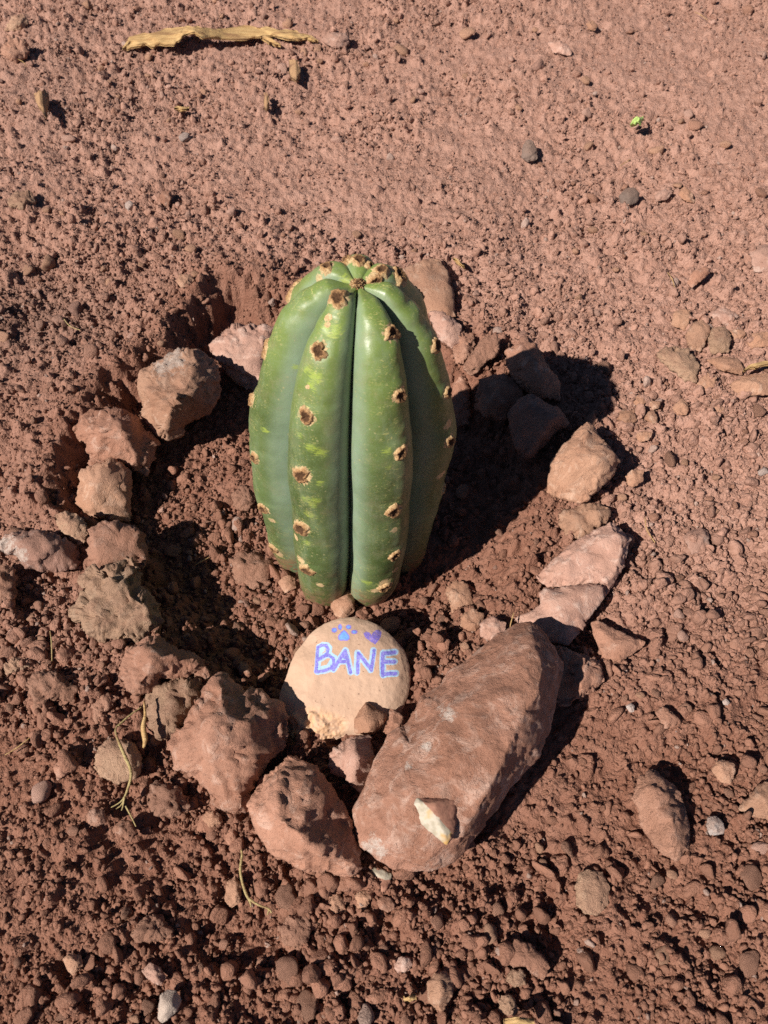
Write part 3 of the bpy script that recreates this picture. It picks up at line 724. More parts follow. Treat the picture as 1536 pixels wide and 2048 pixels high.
for wd, px in zip(('largest rounded', 'pointed', 'blocky', 'small upright', 'tiny flat', 'low three cornered', 'lone oval'), ([(1230,837),(1241,820),(1269,820),(1276,841),(1251,855)], [(1286,837),(1304,816),(1318,837),(1311,851)], [(1345,816),(1363,795),(1380,809),(1373,830),(1352,830)],
           [(1262,802),(1279,788),(1293,802),(1283,820)], [(1297,802),(1321,802),(1321,816),(1304,820)], [(1405,816),(1426,802),(1450,816),(1440,830)], [(1270,870),(1285,860),(1305,866),(1300,880),(1280,884)])):
    stone('tan', wd + ' tan stone in the row below the tan cluster', px, None, group='small stones in the row below the tan cluster', lift=.42)
stone('tan', 'knobbly tan pebble beside the upright ochre stone', [(1249,953),(1264,939),(1287,941),(1287,961),(1266,976),(1252,967)], None, name='pebble', cat='pebble', lift=.55)
stone('pink', 'pale flat stone sunk in smooth soil level with the broad triangular stone', [(1366,1073),(1390,1052),(1419,1061),(1416,1099),(1384,1108)], None, k=.15, lift=.15, rough=.7)
stone('pink', 'pinkish squarish stone at the end of the bark strip', [(642,82),(655,65),(697,65),(699,90),(668,98)], None, lift=.35)
stone('red', 'small upright stone in the dusty soil above the hollow', [(315,400),(325,382),(342,380),(346,398),(335,416)], None, lift=.5)
stone('dull', 'pale rock in the corner by a dark clod', [(6,62),(25,32),(45,27),(58,45),(45,62)], None, lift=.5)
stone('clod', 'dark clod of earth in the corner below the pale rock', [(0,110),(20,70),(50,78),(60,110),(30,125)], None, name='earth_clod', cat='clod', lift=.4, rough=1.6)
stone('pink', 'flattish pink stone on the far dusty soil', [(1095,85),(1120,80),(1145,100),(1140,112),(1105,105)], None, lift=.3)
stone('tan', 'tan stone on the far soil next to the flattish pink one', [(1172,48),(1185,38),(1196,52),(1190,62),(1176,58)], None, lift=.35)
stone('dull', 'low mound of caked earth sunk in the soil above the hollow', [(15,400),(35,382),(62,385),(72,402),(45,418),(20,415)], None, name='earth_clod', cat='clod', k=.2, lift=.15, rough=1.5)
stone('tan', 'round flat disc of earth on the bank above the blocky stone', [(352,562),(362,548),(380,548),(388,560),(378,574),(360,576)], None, lift=.25, k=.2)
stone('clod', 'round lump of red earth inside the hollow by the cactus foot', [(460,1120),(480,1095),(520,1098),(545,1130),(540,1170),(505,1180),(470,1165)], None, name='earth_clod', cat='clod', k=.2, lift=.12, rough=1.4)
stone('clod', 'knobbly round clod inside the hollow', [(462,990),(480,970),(505,975),(512,1000),(495,1022),(470,1015)], None, name='earth_clod', cat='clod', lift=.3, rough=1.5)
stone('red', 'long shaped stone in the hollow near the painted stone', [(472,1330),(482,1320),(500,1332),(508,1360),(494,1366),(480,1350)], None, lift=.45)
stone('tan', 'flattened tan stone at the foot of the outer cactus rib', [(555,1165),(570,1148),(590,1155),(592,1175),(570,1187)], None, lift=.4, rough=.6)
stone('tan', 'sunlit smooth stone on the slope between cactus and slab', [(890,1180),(905,1160),(935,1165),(950,1200),(935,1232),(905,1225)], None, lift=.25, k=.3)
stone('pink', 'pinkish stone touching the upper end of the long slab', [(960,1245),(985,1230),(1012,1245),(1008,1275),(980,1285),(962,1270)], None, lift=.4)
stone('tan', 'wide stone half buried beside the pinkish one above the slab', [(920,1232),(945,1215),(968,1228),(965,1255),(940,1265),(922,1252)], None, lift=.3)

for i, (name, mat, label, cat, outl, cr, grp, kw) in enumerate(S):
    small = cr is None
    kw = dict(kw)
    kw.setdefault('lv', 3)
    if not small:
        kw.setdefault('hm', 1.35); kw.setdefault('cuts', 3); kw.setdefault('smooth', 0.18)
    put_stone(name, mat, label, cat, outl, cr, grp, seed=i * 7 + 3, **kw)

# ------------------------------------------------------------------ painted stone
def painted_stone():
    outl = [(556,1409),(565,1368),(589,1310),(615,1271),(646,1250),(677,1237),(703,1235),(734,1240),(760,1253),(786,1274),(807,1300),(820,1331),(822,1357),(818,1388),(807,1414),(799,1440),(773,1461),(734,1472),(698,1469),(667,1482),(654,1485),(625,1483),(612,1490),(589,1498),(578,1487),(575,1451),(560,1425)]
    cr = []
    cx, cy = 690, 1362
    for rad, h in ((0.55, .22), (0.8, .17)):
        for j in range(0, 27, 2 if rad > .7 else 3):
            x, y = outl[j]
            cr.append((cx + (x - cx) * rad, cy + (y - cy) * rad, h))
    cr.append((cx, cy, .23))
    V, T, r, A = stone_mesh(outl, cr, k=.62, lift=.55, back=.45, rough=.16, lv=5, seed=77, smooth=.6, fine=1.2, cuts=0, fac=0)
    p = to_px(V)
    X = (p[:, 0] - 500) * 3.84; Y = (p[:, 1] - 1180) * 3.84
    view = (A - CAM) / np.linalg.norm(A - CAM)
    front = (np.einsum('ij,j->i', vnormals(V, T), -view) > 0.1)
    B = [[(507, 630), (514, 540), (522, 440)], [(522, 440), (550, 424), (582, 426), (600, 450), (592, 488), (560, 515), (530, 533)], [(530, 533), (565, 508), (605, 500), (640, 525), (645, 570), (615, 605), (560, 622), (507, 631)]]
    Al = [[(640, 612), (690, 530), (732, 465)], [(732, 465), (752, 545), (772, 634)], [(690, 552), (748, 548)], [(715, 510), (742, 520)]]
    Nl = [[(826, 636), (828, 560), (832, 484)], [(832, 484), (885, 552), (932, 614)], [(932, 616), (944, 540), (953, 465)]]
    El = [[(1020, 655), (1017, 570), (1022, 486)], [(1022, 486), (1070, 484), (1112, 478)], [(1020, 552), (1108, 550)], [(1020, 648), (1070, 643), (1118, 642)]]
    core = np.full(len(V), 1e3); halo = np.full(len(V), 1e3)
    for L, w in ((B, 12), (Al, 13), (Nl, 13), (El, 15)):
        for s in L:
            d = seg_d(X, Y, s)
            core = np.minimum(core, d - w)
            ox = 9 if L is B else (-6 if L is Nl else 2)
            halo = np.minimum(halo, seg_d(X - ox, Y + 2, s) - w - 11)
    # cyan inside the bowls of the B
    halo = np.minimum(halo, seg_d(X, Y, [(545, 470), (560, 455)]) - 16)
    halo = np.minimum(halo, seg_d(X, Y, [(540, 600), (600, 585), (622, 545)]) - 13)
    heart = poly_sd(X, Y, [(870, 330), (890, 320), (915, 325), (935, 345), (945, 325), (965, 310), (990, 305), (1010, 320), (1005, 360), (985, 388), (960, 418), (920, 392), (885, 365)])
    core = np.minimum(core, heart)
    toes = np.full(len(V), 1e3)
    for (a, b, rx, ry) in ((648, 308, 19, 18), (692, 285, 14, 20), (757, 284, 19, 17), (801, 322, 23, 14)):
        toes = np.minimum(toes, (np.sqrt(((X - a) / rx) ** 2 + ((Y - b) / ry) ** 2) - 1) * min(rx, ry))
    pad = poly_sd(X, Y, [(720, 308), (740, 322), (763, 352), (764, 375), (748, 388), (720, 386), (695, 388), (678, 378), (680, 352), (700, 325)])
    paw = np.minimum(toes, pad)
    for a in (core, halo, paw): a[~front] = 1e3
    broken = poly_sd(X, Y, [(215, 1000), (330, 930), (480, 880), (620, 930), (700, 960), (760, 1000), (720, 1150), (600, 1220), (300, 1260), (200, 1150)])
    # rough broken lower edge of the stone
    N = vnormals(V, T)
    bm_ = sstep(25, -60, broken) * front
    V = V + N * (bm_ * (0.0022 * fbm3(V * 120, 3, 5) - 0.001))[:, None]
    org = np.array([A[0], A[1], V[:, 2].min()])
    me = mesh_np('painted_stone', V - org, T, True, {'core': core, 'halo': halo, 'paw': paw, 'broken': bm_})
    t = NT('painted_sandstone'); c = t.coord()
    n1 = t.noise(c, 25, 4, 0.6); n2 = t.noise(c, 160, 5, 0.65); n3 = t.noise(c, 900, 4, 0.7)
    base = t.mix(t.ramp(n1, 0.35, 0.65), (0.50, 0.325, 0.225), (0.56, 0.375, 0.268))
    base = t.mix(t.math('MULTIPLY', t.attr('broken'), t.ramp(n2, 0.35, 0.6)), base, (0.60, 0.36, 0.21))
    base = t.mix(t.ramp(n3, 0.56, 0.72, 0, 0.7), base, (0.42, 0.24, 0.165))
    base = t.mix(t.ramp(t.noise(c, 330, 2, 0.5), 0.68, 0.76, 0, 0.75), base, (0.16, 0.09, 0.06))
    base = t.mix(t.ramp(t.noise(c, 45, 5, 0.7), 0.60, 0.72, 0, 0.45), base, (0.40, 0.36, 0.33))
    jit = t.math('MULTIPLY', t.math('SUBTRACT', t.noise(c, 500, 4, 0.7), 0.5), 14.0)
    thin = t.ramp(n3, 0.36, 0.52, 0.45, 1.0)
    halo_m = t.ramp(t.math('ADD', t.attr('halo'), jit), 4, -3)
    base = t.mix(t.math('MULTIPLY', t.math('MULTIPLY', halo_m, thin), 0.85), base, (0.33, 0.60, 0.84))
    core_m = t.ramp(t.math('ADD', t.attr('core'), jit), 3, -3)
    viol = t.mix(t.ramp(t.noise(c, 140, 3, 0.6), 0.4, 0.6), (0.15, 0.115, 0.56), (0.22, 0.17, 0.64))
    base = t.mix(t.math('MULTIPLY', core_m, t.ramp(n3, 0.36, 0.54, 0.40, 0.96)), base, viol)
    paw_v = t.math('ADD', t.attr('paw'), jit)
    base = t.mix(t.math('MULTIPLY', t.ramp(paw_v, 5, -2), 0.95), base, (0.22, 0.17, 0.70))
    base = t.mix(t.math('MULTIPLY', t.ramp(paw_v, -3, -8), 0.9), base, (0.17, 0.38, 0.80))
    h = t.math('ADD', t.math('MULTIPLY', n2, 0.6), t.math('MULTIPLY', n3, 0.5))
    nb = t.bump(h, 0.35, 0.0014)
    t.done(base, 0.85, nb, 0.25)
    o = put('painted_stone', me, t.m, None, tuple(org), 'rounded pale sandstone painted in blue with BANE, a paw print and a heart', 'painted stone')
    OCC.append((A[0], A[1], r))
    return o
painted_stone()

# ------------------------------------------------------------------ cactus
FLOOR = -0.040
front_pt = on_z([(694, 1203)], FLOOR)[0]
RB = 0.0855
base_c = np.array([front_pt[0] - 0.001, front_pt[1] + 0.90 * RB * 0.84, FLOOR])
d_top = rays([(716, 553)])[0]
tt = (base_c[1] + 0.004) / d_top[1]
apex = CAM + d_top * tt
axis = apex - base_c
HC_ = np.linalg.norm(axis)
ez = axis / HC_
ex = np.array([1.0, 0, 0]); ex -= ez * (ex @ ez); ex /= np.linalg.norm(ex)
ey = np.cross(ez, ex)
NR = 7
PHI0 = math.radians(-90 + 1.0)        # a groove faces the camera

def profile(t):
    k = np.array([-0.12, 0.0, 0.06, 0.15, 0.30, 0.45, 0.60, 0.72, 0.81, 0.88, 0.93, 0.965, 0.985, 0.995, 1.0])
    v = np.array([0.72, 0.86, 0.90, 0.935, 0.965, 0.98, 0.955, 0.87, 0.765, 0.665, 0.555, 0.425, 0.31, 0.20, 0.10])
    # smooth interpolation
    i = np.clip(np.searchsorted(k, t) - 1, 0, len(k) - 2)
    m = np.gradient(v, k)
    h = k[i + 1] - k[i]; s = np.clip((t - k[i]) / h, 0, 1)
    return (2*s**3-3*s**2+1)*v[i] + (s**3-2*s**2+s)*h*m[i] + (-2*s**3+3*s**2)*v[i+1] + (s**3-s**2)*h*m[i+1]

AREOLE_T = {}
def cactus_surface(phi, t, detail=True):
    """phi measured from the groove facing the camera, t along the axis"""
    a = (phi / (2 * math.pi) * NR) % 1.0          # 0 and 1 at grooves, .5 at the crest
    ridx = np.floor(phi / (2 * math.pi) * NR).astype(int) % NR
    w = np.abs(a - 0.5) * 2                        # 0 at the crest, 1 in the groove
    # how tight each groove is (ribs pressed together) : index of the nearest groove
    gi = np.where(a < 0.5, ridx, (ridx + 1) % NR)
    tight = np.array([1.0, 0.85, 0.6, 0.7, 0.8, 0.6, 0.42])[gi]
    wr = np.sqrt(w * w + 0.012) - 0.11
    wr = np.clip(wr, 0, 1) / (math.sqrt(1.012) - 0.11)
    lob_t = np.clip(1 - wr ** 2.15, 0, 1) ** 0.54
    lob_s = 1 - wr ** 1.65
    lobe = tight * lob_t + (1 - tight) * lob_s
    gd = np.array([0.36, 0.54, 0.42, 0.38, 0.38, 0.42, 0.38])[gi]
    wob = 1 + 0.018 * np.sin(t * 9 + ridx * 2.1) + 0.010 * np.sin(t * 23 + ridx * 1.3)
    r = (1 - gd) + gd * lobe
    R = RB * profile(t) * wob
    # ribs swell a little between areoles, more so near the top where they turn to knobs
    ph = t * 6.6 + ridx * 0.47
    knob = 0.006 * (np.abs(np.sin(math.pi * ph)) - 0.6) * (1 - w ** 3)
    off = np.array([0.012, -0.012, 0.006, -0.008, 0.014, 0.0, -0.004])[ridx]
    for tk, amp, wd in ((0.935, 0.012, 0.013), (0.972, 0.018, 0.008)):
        knob = knob - amp * np.exp(-((t - tk - off) / wd) ** 2) * (1 - w ** 3) + 0.5 * amp * np.exp(-((t - tk - off + 2.2 * wd) / (1.6 * wd)) ** 2) * (1 - w ** 2)
    r = r * R + RB * knob
    # crest a little flattened
    r = r + 0.0
    # twist of the grooves
    ang = phi + PHI0 + 0.035 * np.sin(t * 5 + 0.6) - 0.02
    z = t * HC_
    # rib shoulders bulge up at the top, the growing point sits in a small dimple
    z = z - HC_ * 0.030 * sstep(0.93, 1.0, t) * (1 - np.clip(r / (RB * 0.25), 0, 1)) - HC_ * 0.020 * sstep(0.75, 1.0, t) * w ** 4
    P = base_c + ex * (r * np.cos(ang))[:, None] + ey * (r * np.sin(ang))[:, None] + ez * z[:, None]
    return P, w, ridx

def build_cactus():
    na, nt = NR * 72, 330
    tv = np.concatenate([np.linspace(-0.10, 0.80, 200), 0.80 + 0.2 * np.linspace(0, 1, 131)[1:] ** 0.8])
    s = np.linspace(0, 1, 73)[:-1]
    # more columns close to the grooves
    s = 0.5 - 0.5 * np.cos(s * math.pi) * (1 - 0.25 * np.sin(s * math.pi))
    ph = np.concatenate([(i + s) * 2 * math.pi / NR for i in range(NR)])
    nt = len(tv); na = len(ph)
    PH, TV = np.meshgrid(ph, tv)
    P, w, ridx = cactus_surface(PH.ravel(), TV.ravel())
    idx = np.arange(nt * na).reshape(nt, na)
    nx = np.roll(idx, -1, 1)
    Q = np.stack([idx[:-1], nx[:-1], nx[1:], idx[1:]], -1).reshape(-1, 4)
    # cap
    P = np.concatenate([P, [P[-na:].mean(0)]]); top = len(P) - 1
    T = np.concatenate([Q[:, [0, 1, 2]], Q[:, [0, 2, 3]], np.stack([idx[-1], nx[-1], np.full(na, top)], 1)])
    w = np.append(w, 0); tt_ = np.append(TV.ravel(), 1.0); rr = np.append(ridx, 0)
    N = vnormals(P, T)
    px = to_px(P)
    facing = np.einsum('ij,ij->i', N, CAM - P) > 0
    # areoles where the photograph shows them
    spots = [(672,595,1.1),(637,703,1.0),(614,831,1.0),(604,950,1.25),(600,1056,1.3),(613,1138,1.2),
             (752,566,0.9),(788,663,1.0),(800,790,0.95),(802,905,0.95),(787,1020,1.1),(788,1110,1.0),(768,1172,1.1),
             (580,592,1.0),(524,695,1.0),(503,800,0.9),(514,915,0.9),(533,1015,1.0),(556,1095,1.0),
             (796,552,1.1),(868,690,.9),(890,785,.9),(893,880,.9),(880,975,.9),
             (655,537,.8),(690,545,.7),(735,537,.7),(720,528,.8),(765,545,.8),(700,525,.7)]
    A = []
    for (x, y, sz) in spots:
        d = (px[:, 0] - x) ** 2 + (px[:, 1] - y) ** 2 + np.where(facing, 0, 1e6) + (w * 60) ** 2 * (0 if y < 570 else 0.25)
        i = int(np.argmin(d)); A.append((P[i], N[i], sz, tt_[i], i))
    # and along the ribs on the far side
    for rb in range(2, 5):
        for k in range(7):
            t0 = 0.06 + 0.135 * k + 0.02 * rng.random()
            p_, w_, r_ = cactus_surface(np.array([(rb + .5) / NR * 2 * math.pi]), np.array([t0]))
            i = int(np.argmin(((P - p_[0]) ** 2).sum(1))); A.append((P[i], N[i], 0.95, t0, i))
    # dents and brows round the areoles
    disp = np.zeros(len(P)); scar = np.zeros(len(P)); yel = np.zeros(len(P))
    for (c, n, sz, t0, i) in A:
        d = np.linalg.norm(P - c, axis=1)
        up = (P - c) @ ez
        disp += 0.0014 * np.exp(-(d / 0.011) ** 2) - 0.0010 * np.exp(-(d / 0.0055) ** 2)
        disp -= 0.0010 * np.exp(-((up - 0.011) / 0.0035) ** 2) * np.exp(-(d / 0.018) ** 2) * (t0 < 0.9)
        scar = np.maximum(scar, np.exp(-(d / (0.0082 * sz)) ** 2))
    disp += 0.0007 * fbm3(P * 28, 2, 51) * (1 - w ** 2) + 0.00035 * fbm3(P * 95, 2, 55) * (1 - w ** 2)
    def surf(x, y):
        d = (px[:, 0] - x) ** 2 + (px[:, 1] - y) ** 2 + np.where(facing, 0, 1e6)
        return P[int(np.argmin(d))]
    for (x, y, r_) in ((668,662,.008),(655,655,.006),(617,738,.006),(632,755,.007),(622,772,.005),(625,895,.007),(640,905,.007),(612,1000,.007),(625,1010,.006),(618,1030,.007),(635,1000,.006),
                       (775,901,.005),(780,935,.004),(590,735,.004),(545,660,.004),(600,870,.004),(610,1085,.006),(625,1160,.006),(735,1165,.006),(640,965,.004),(530,860,.005),(545,1040,.006),(690,560,.006),(740,545,.006)):
        c = surf(x, y); q = (P - c); d2 = (q @ ez * 1.0) ** 2 + ((q - np.outer(q @ ez, ez)) ** 2).sum(1) * 0.8
        yel = np.maximum(yel, np.exp(-d2 / r_ ** 2))
    for (x, y, r_) in ((657,635,.004),(655,650,.003),(616,775,.003),(590,1075,.006),(600,1120,.008),(640,1170,.006),(545,1040,.005),(560,1110,.006),(770,1165,.009),(750,1180,.006),(895,850,.006),(885,950,.007),(790,1060,.005),(790,1140,.005),(640,560,.005),(800,560,.006)):
        c = surf(x, y); d2 = ((P - c) ** 2).sum(1)
        scar = np.maximum(scar, 0.85 * np.exp(-d2 / r_ ** 2))
    crest = np.exp(-(w / 0.42) ** 2)
    P2 = P + N * disp[:, None]
    root = bpy.data.objects.new('cactus', None); col.objects.link(root)
    root.location = tuple(base_c)
    root['label'] = 'stout green ribbed cactus stump with corky tan areoles standing in a ring of stones'
    root['category'] = 'cactus'
    me = mesh_np('cactus_body', P2 - base_c, T, True, {'groove': w, 'scar': scar, 'yellow': yel, 'crest': crest, 'along': tt_})
    t = NT('cactus_skin'); c = t.coord()
    n1 = t.noise(c, 22, 4, 0.6); n2 = t.noise(c, 130, 5, 0.65); n3 = t.noise(c, 700, 4, 0.7)
    al = t.attr('along'); gv = t.attr('groove')
    mp = t.n('ShaderNodeMapping'); mp.inputs['Scale'].default_value = (1.0, 1.0, 0.22); t.l(c, mp.inputs['Vector'])
    mp2 = t.n('ShaderNodeMapping'); mp2.inputs['Scale'].default_value = (0.3, 0.3, 1.6); t.l(c, mp2.inputs['Vector'])
    mp3 = t.n('ShaderNodeMapping'); mp3.inputs['Rotation'].default_value = (0.5, 0.6, 0.2); mp3.inputs['Scale'].default_value = (0.5, 1.0, 1.6); t.l(c, mp3.inputs['Vector'])
    base = t.mix(t.ramp(n1, 0.35, 0.68), (0.066, 0.098, 0.028), (0.102, 0.145, 0.046))
    base = t.mix(t.math('MULTIPLY', t.ramp(al, 0.60, 0.97), 0.8), base, (0.165, 0.228, 0.050))
    base = t.mix(t.math('MULTIPLY', t.ramp(gv, 0.45, 0.88), t.ramp(n1, 0.2, 0.7, 0.5, 0.95)), base, (0.225, 0.300, 0.205))
    base = t.mix(t.math('MULTIPLY', t.ramp(al, 0.16, 0.0), t.ramp(n2, 0.35, 0.6)), base, (0.155, 0.165, 0.055))
    base = t.mix(t.ramp(n3, 0.50, 0.75, 0, 0.35), base, (0.21, 0.275, 0.17))
    # yellow-green scuffs drawn out sideways
    ys = t.math('ADD', t.attr('yellow'), t.math('MULTIPLY', t.math('SUBTRACT', t.noise(mp2.outputs[0], 620, 5, 0.75, 0.8), 0.5), 2.8))
    base = t.mix(t.ramp(ys, 0.60, 1.05, 0, 0.75), base, (0.32, 0.40, 0.06))
    # corky scars and thin scratches
    scs = t.math('ADD', t.attr('scar'), t.math('MULTIPLY', t.math('SUBTRACT', t.noise(c, 240, 5, 0.7, 0.8), 0.5), 1.3))
    scm = t.ramp(scs, 0.52, 0.60)
    cork = t.mix(t.ramp(n3, 0.35, 0.65), (0.42, 0.26, 0.12), (0.60, 0.43, 0.23))
    base = t.mix(scm, base, cork)
    scr = t.math('MULTIPLY', t.ramp(t.noise(mp3.outputs[0], 330, 5, 0.78, 1.6), 0.56, 0.61), t.math('MULTIPLY', t.math('MAXIMUM', t.attr('crest'), t.ramp(al, 0.4, 0.05)), t.ramp(t.noise(c, 70, 4, 0.6), 0.40, 0.54)))
    base = t.mix(t.math('MULTIPLY', t.ramp(t.noise(mp.outputs[0], 60, 5, 0.7), 0.45, 0.68), 0.45), base, (0.190, 0.245, 0.135))
    base = t.mix(t.math('MULTIPLY', scr, 0.8), base, (0.50, 0.45, 0.16))
    specks = t.math('MULTIPLY', t.ramp(t.vor(c, 190), 0.22, 0.14), t.ramp(t.noise(c, 48, 3, 0.6), 0.46, 0.56))
    base = t.mix(t.math('MULTIPLY', t.math('MULTIPLY', specks, t.ramp(n3, 0.42, 0.58)), 0.6), base, (0.38, 0.34, 0.16))
    dusty = t.math('MULTIPLY', t.ramp(t.noise(c, 55, 6, 0.72), 0.48, 0.72), 0.20)
    base = t.mix(dusty, base, (0.30, 0.22, 0.14))
    # soil splashed on the foot
    base = t.mix(t.math('MULTIPLY', t.ramp(al, 0.15, -0.01), t.ramp(n2, 0.38, 0.56)), base, (0.22, 0.115, 0.07))
    rgh = t.math('ADD', t.ramp(t.math('ADD', t.math('MULTIPLY', n2, 0.6), t.math('MULTIPLY', n1, 0.4)), 0.36, 0.62, 0.36, 0.60), t.math('MULTIPLY', scm, 0.4))
    nb = t.bump(t.math('ADD', t.math('MULTIPLY', n2, 0.6), t.math('ADD', t.math('MULTIPLY', n3, 0.25), t.math('MULTIPLY', scm, 0.5))), 0.30, 0.0014)
    t.done(base, rgh, nb, 0.5)
    t.b.inputs['Subsurface Weight'].default_value = 0.06
    t.b.inputs['Subsurface Radius'].default_value = (0.4, 0.8, 0.2)
    t.b.inputs['Subsurface Scale'].default_value = 0.006
    put('body', me, t.m, root)
    # areoles: a corky cup with a torn rim and a dark pit
    ta = NT('areole_cork'); ca = ta.coord(); rad = ta.attr('rad')
    m1 = ta.noise(ca, 500, 4, 0.7); m2 = ta.noise(ca, 1300, 3, 0.7)
    rv = ta.math('ADD', rad, ta.math('MULTIPLY', ta.math('SUBTRACT', m1, 0.5), 0.9))
    cc = ta.mix(ta.ramp(rv, 0.36, 0.70), (0.085, 0.042, 0.02), (0.36, 0.20, 0.09))
    cc = ta.mix(ta.ramp(rv, 0.66, 0.92), cc, (0.54, 0.38, 0.20))
    cc = ta.mix(ta.ramp(m2, 0.55, 0.68, 0, 0.85), cc, (0.06, 0.03, 0.018))
    ta.done(cc, 0.9, ta.bump(m1, 0.9, 0.0014), 0.2)
    nr, ns = 11, 40
    for j, (c0, n0, sz, t0, i) in enumerate(A):
        c0 = P2[i]
        u = np.cross(ez, n0); u /= np.linalg.norm(u) + 1e-9; v = np.cross(n0, u)
        R0 = 0.0069 * sz
        ang = np.linspace(0, 2 * math.pi, ns, endpoint=False)
        q = np.stack([np.cos(ang) * 1.6, np.sin(ang) * 1.6, np.full(ns, j * 3.7)], 1)
        edge = 1 + 0.42 * fbm3(q, 3, 60) + 0.12 * np.cos(ang * 2 + j)
        V = []; ra = []
        for k in range(nr + 1):
            f = k / nr
            hgt = 0.0024 - 0.0020 * math.exp(-(f / 0.40) ** 2) + 0.0008 * math.exp(-((f - 0.66) / 0.18) ** 2) - 0.0050 * f ** 5
            xx = np.cos(ang) * edge * f * R0; yy = np.sin(ang) * edge * f * R0 * 1.05
            nz = 0.0006 * noise3(np.stack([xx, yy, np.full(ns, j * .01)], 1) * 900, 61) * (f < .95)
            # follow the rounded rib
            drop = (xx ** 2) / (2 * 0.028) + (yy ** 2) / (2 * 0.09 if t0 < .85 else 2 * .03)
            for a in range(ns):
                V.append(u * xx[a] + v * yy[a] + n0 * (hgt + nz[a] - drop[a])); ra.append(f)
        V = np.array(V); Tq = []
        for k in range(nr):
            for a in range(ns):
                b = (a + 1) % ns
                Tq.append((k * ns + a, (k + 1) * ns + a, (k + 1) * ns + b)); Tq.append((k * ns + a, (k + 1) * ns + b, k * ns + b))
        me = mesh_np('areole', V, np.array(Tq), True, {'rad': np.array(ra)})
        put('areole', me, ta.m, root, tuple(c0 - base_c))
    tv_, tt2 = ico(4)
    ctr = P2[-1]
    fz = fbm3(tv_ * 5, 3, 71)
    W_ = tv_ * np.array([0.0048, 0.0042, 0.0030]) * (1 + 0.30 * fz + 0.25 * noise3(tv_ * 16, 72))[:, None]
    me = mesh_np('crown_wool', W_, tt2, True, {'rad': np.clip(0.55 + 0.5 * fz, 0, 1)})
    put('crown_wool', me, ta.m, root, tuple(ctr - base_c + ez * 0.001))
    OCC.append((base_c[0], base_c[1], RB * 0.98))
build_cactus()

# ------------------------------------------------------------------ chip lying on the slab, striped stone
def hit_world(px, names):
    """nearest surface of the named meshes along the ray through a pixel"""
    from mathutils.bvhtree import BVHTree
    best = None
    d = Vector(rays([px])[0]).normalized()
    for o in [x for x in bpy.data.objects if x.type == 'MESH' and x.name.split('.')[0] in names]:
        me = o.data
        vs = np.empty(len(me.vertices) * 3, np.float32); me.vertices.foreach_get('co', vs)
        vs = vs.reshape(-1, 3) + np.array(o.location)
        fs = [tuple(p.vertices) for p in me.polygons]
        h = BVHTree.FromPolygons([tuple(v) for v in vs], fs).ray_cast(Vector(CAM), d)
        if h[0] is not None and (best is None or h[3] < best[1]): best = (h[0], h[3])
    return np.array(best[0]) if best else None

def banded_stone_material():
    t = NT('banded_chip'); c = t.coord(); fa = t.attr('face')
    n1 = t.noise(c, 120, 4, 0.6); n2 = t.noise(c, 600, 4, 0.7)
    red = t.mix(t.ramp(n1, 0.35, 0.65), (0.27, 0.125, 0.085), (0.36, 0.18, 0.12))
    quartz = t.mix(t.ramp(n1, 0.40, 0.56), (0.34, 0.29, 0.215), (0.45, 0.39, 0.31))
    quartz = t.mix(t.ramp(t.noise(c, 60, 3, 0.5), 0.48, 0.62), quartz, (0.44, 0.26, 0.09))
    quartz = t.mix(t.ramp(n2, 0.6, 0.7, 0, 0.6), quartz, (0.52, 0.43, 0.20))
    col_ = t.mix(t.ramp(t.math('ADD', fa, t.math('MULTIPLY', t.math('SUBTRACT', n2, 0.5), 0.5)), 0.35, 0.6), red, quartz)
    return t.done(col_, 0.75, t.bump(n1, 0.5, 0.002), 0.3)
BM = banded_stone_material()

def banded(label, outl, crests, facepoly, base_z=None, **kw):
    V, T, r, A = stone_mesh(outl, crests, base_z=base_z, **kw)
    p = to_px(V)
    fa = sstep(4, -4, poly_sd(p[:, 0], p[:, 1], facepoly))
    org = np.array([A[0], A[1], V[:, 2].min()])
    me = mesh_np('stone_chip', V - org, T, True, {'face': fa})
    put('stone_chip', me, BM, None, tuple(org), label, 'stone chip')
h = hit_world((872, 1655), ('long_slab',))
SLABZ = h[2] if h is not None else 0.03
banded('red chip with a pale yellow and grey quartz face lying on the long slab', [(828,1611),(835,1597),(852,1597),(877,1594),(905,1594),(914,1604),(910,1654),(905,1685),(891,1689),(870,1671),(842,1647)],
       [(842,1604,.42),(873,1637,.55),(900,1668,.42),(880,1610,.62),(902,1612,.55),(904,1650,.5)], [(824,1613),(833,1592),(846,1604),(876,1636),(904,1666),(893,1694),(868,1675),(838,1648)], base_z=SLABZ, k=.45, lift=.30, back=.6, rough=.35, lv=3, smooth=.25, seed=501)
banded('small triangular stone with a yellow striped top at the foot of the wedge stone', [(730,1742),(745,1736),(760,1736),(783,1748),(781,1765),(778,1778),(765,1790),(750,1765)],
       [(750,1745,.35),(772,1752,.5),(768,1772,.5)], [(728,1740),(745,1732),(762,1732),(786,1746),(784,1758),(770,1760),(745,1750)], k=.4, lift=.5, rough=.5, lv=3, seed=502)

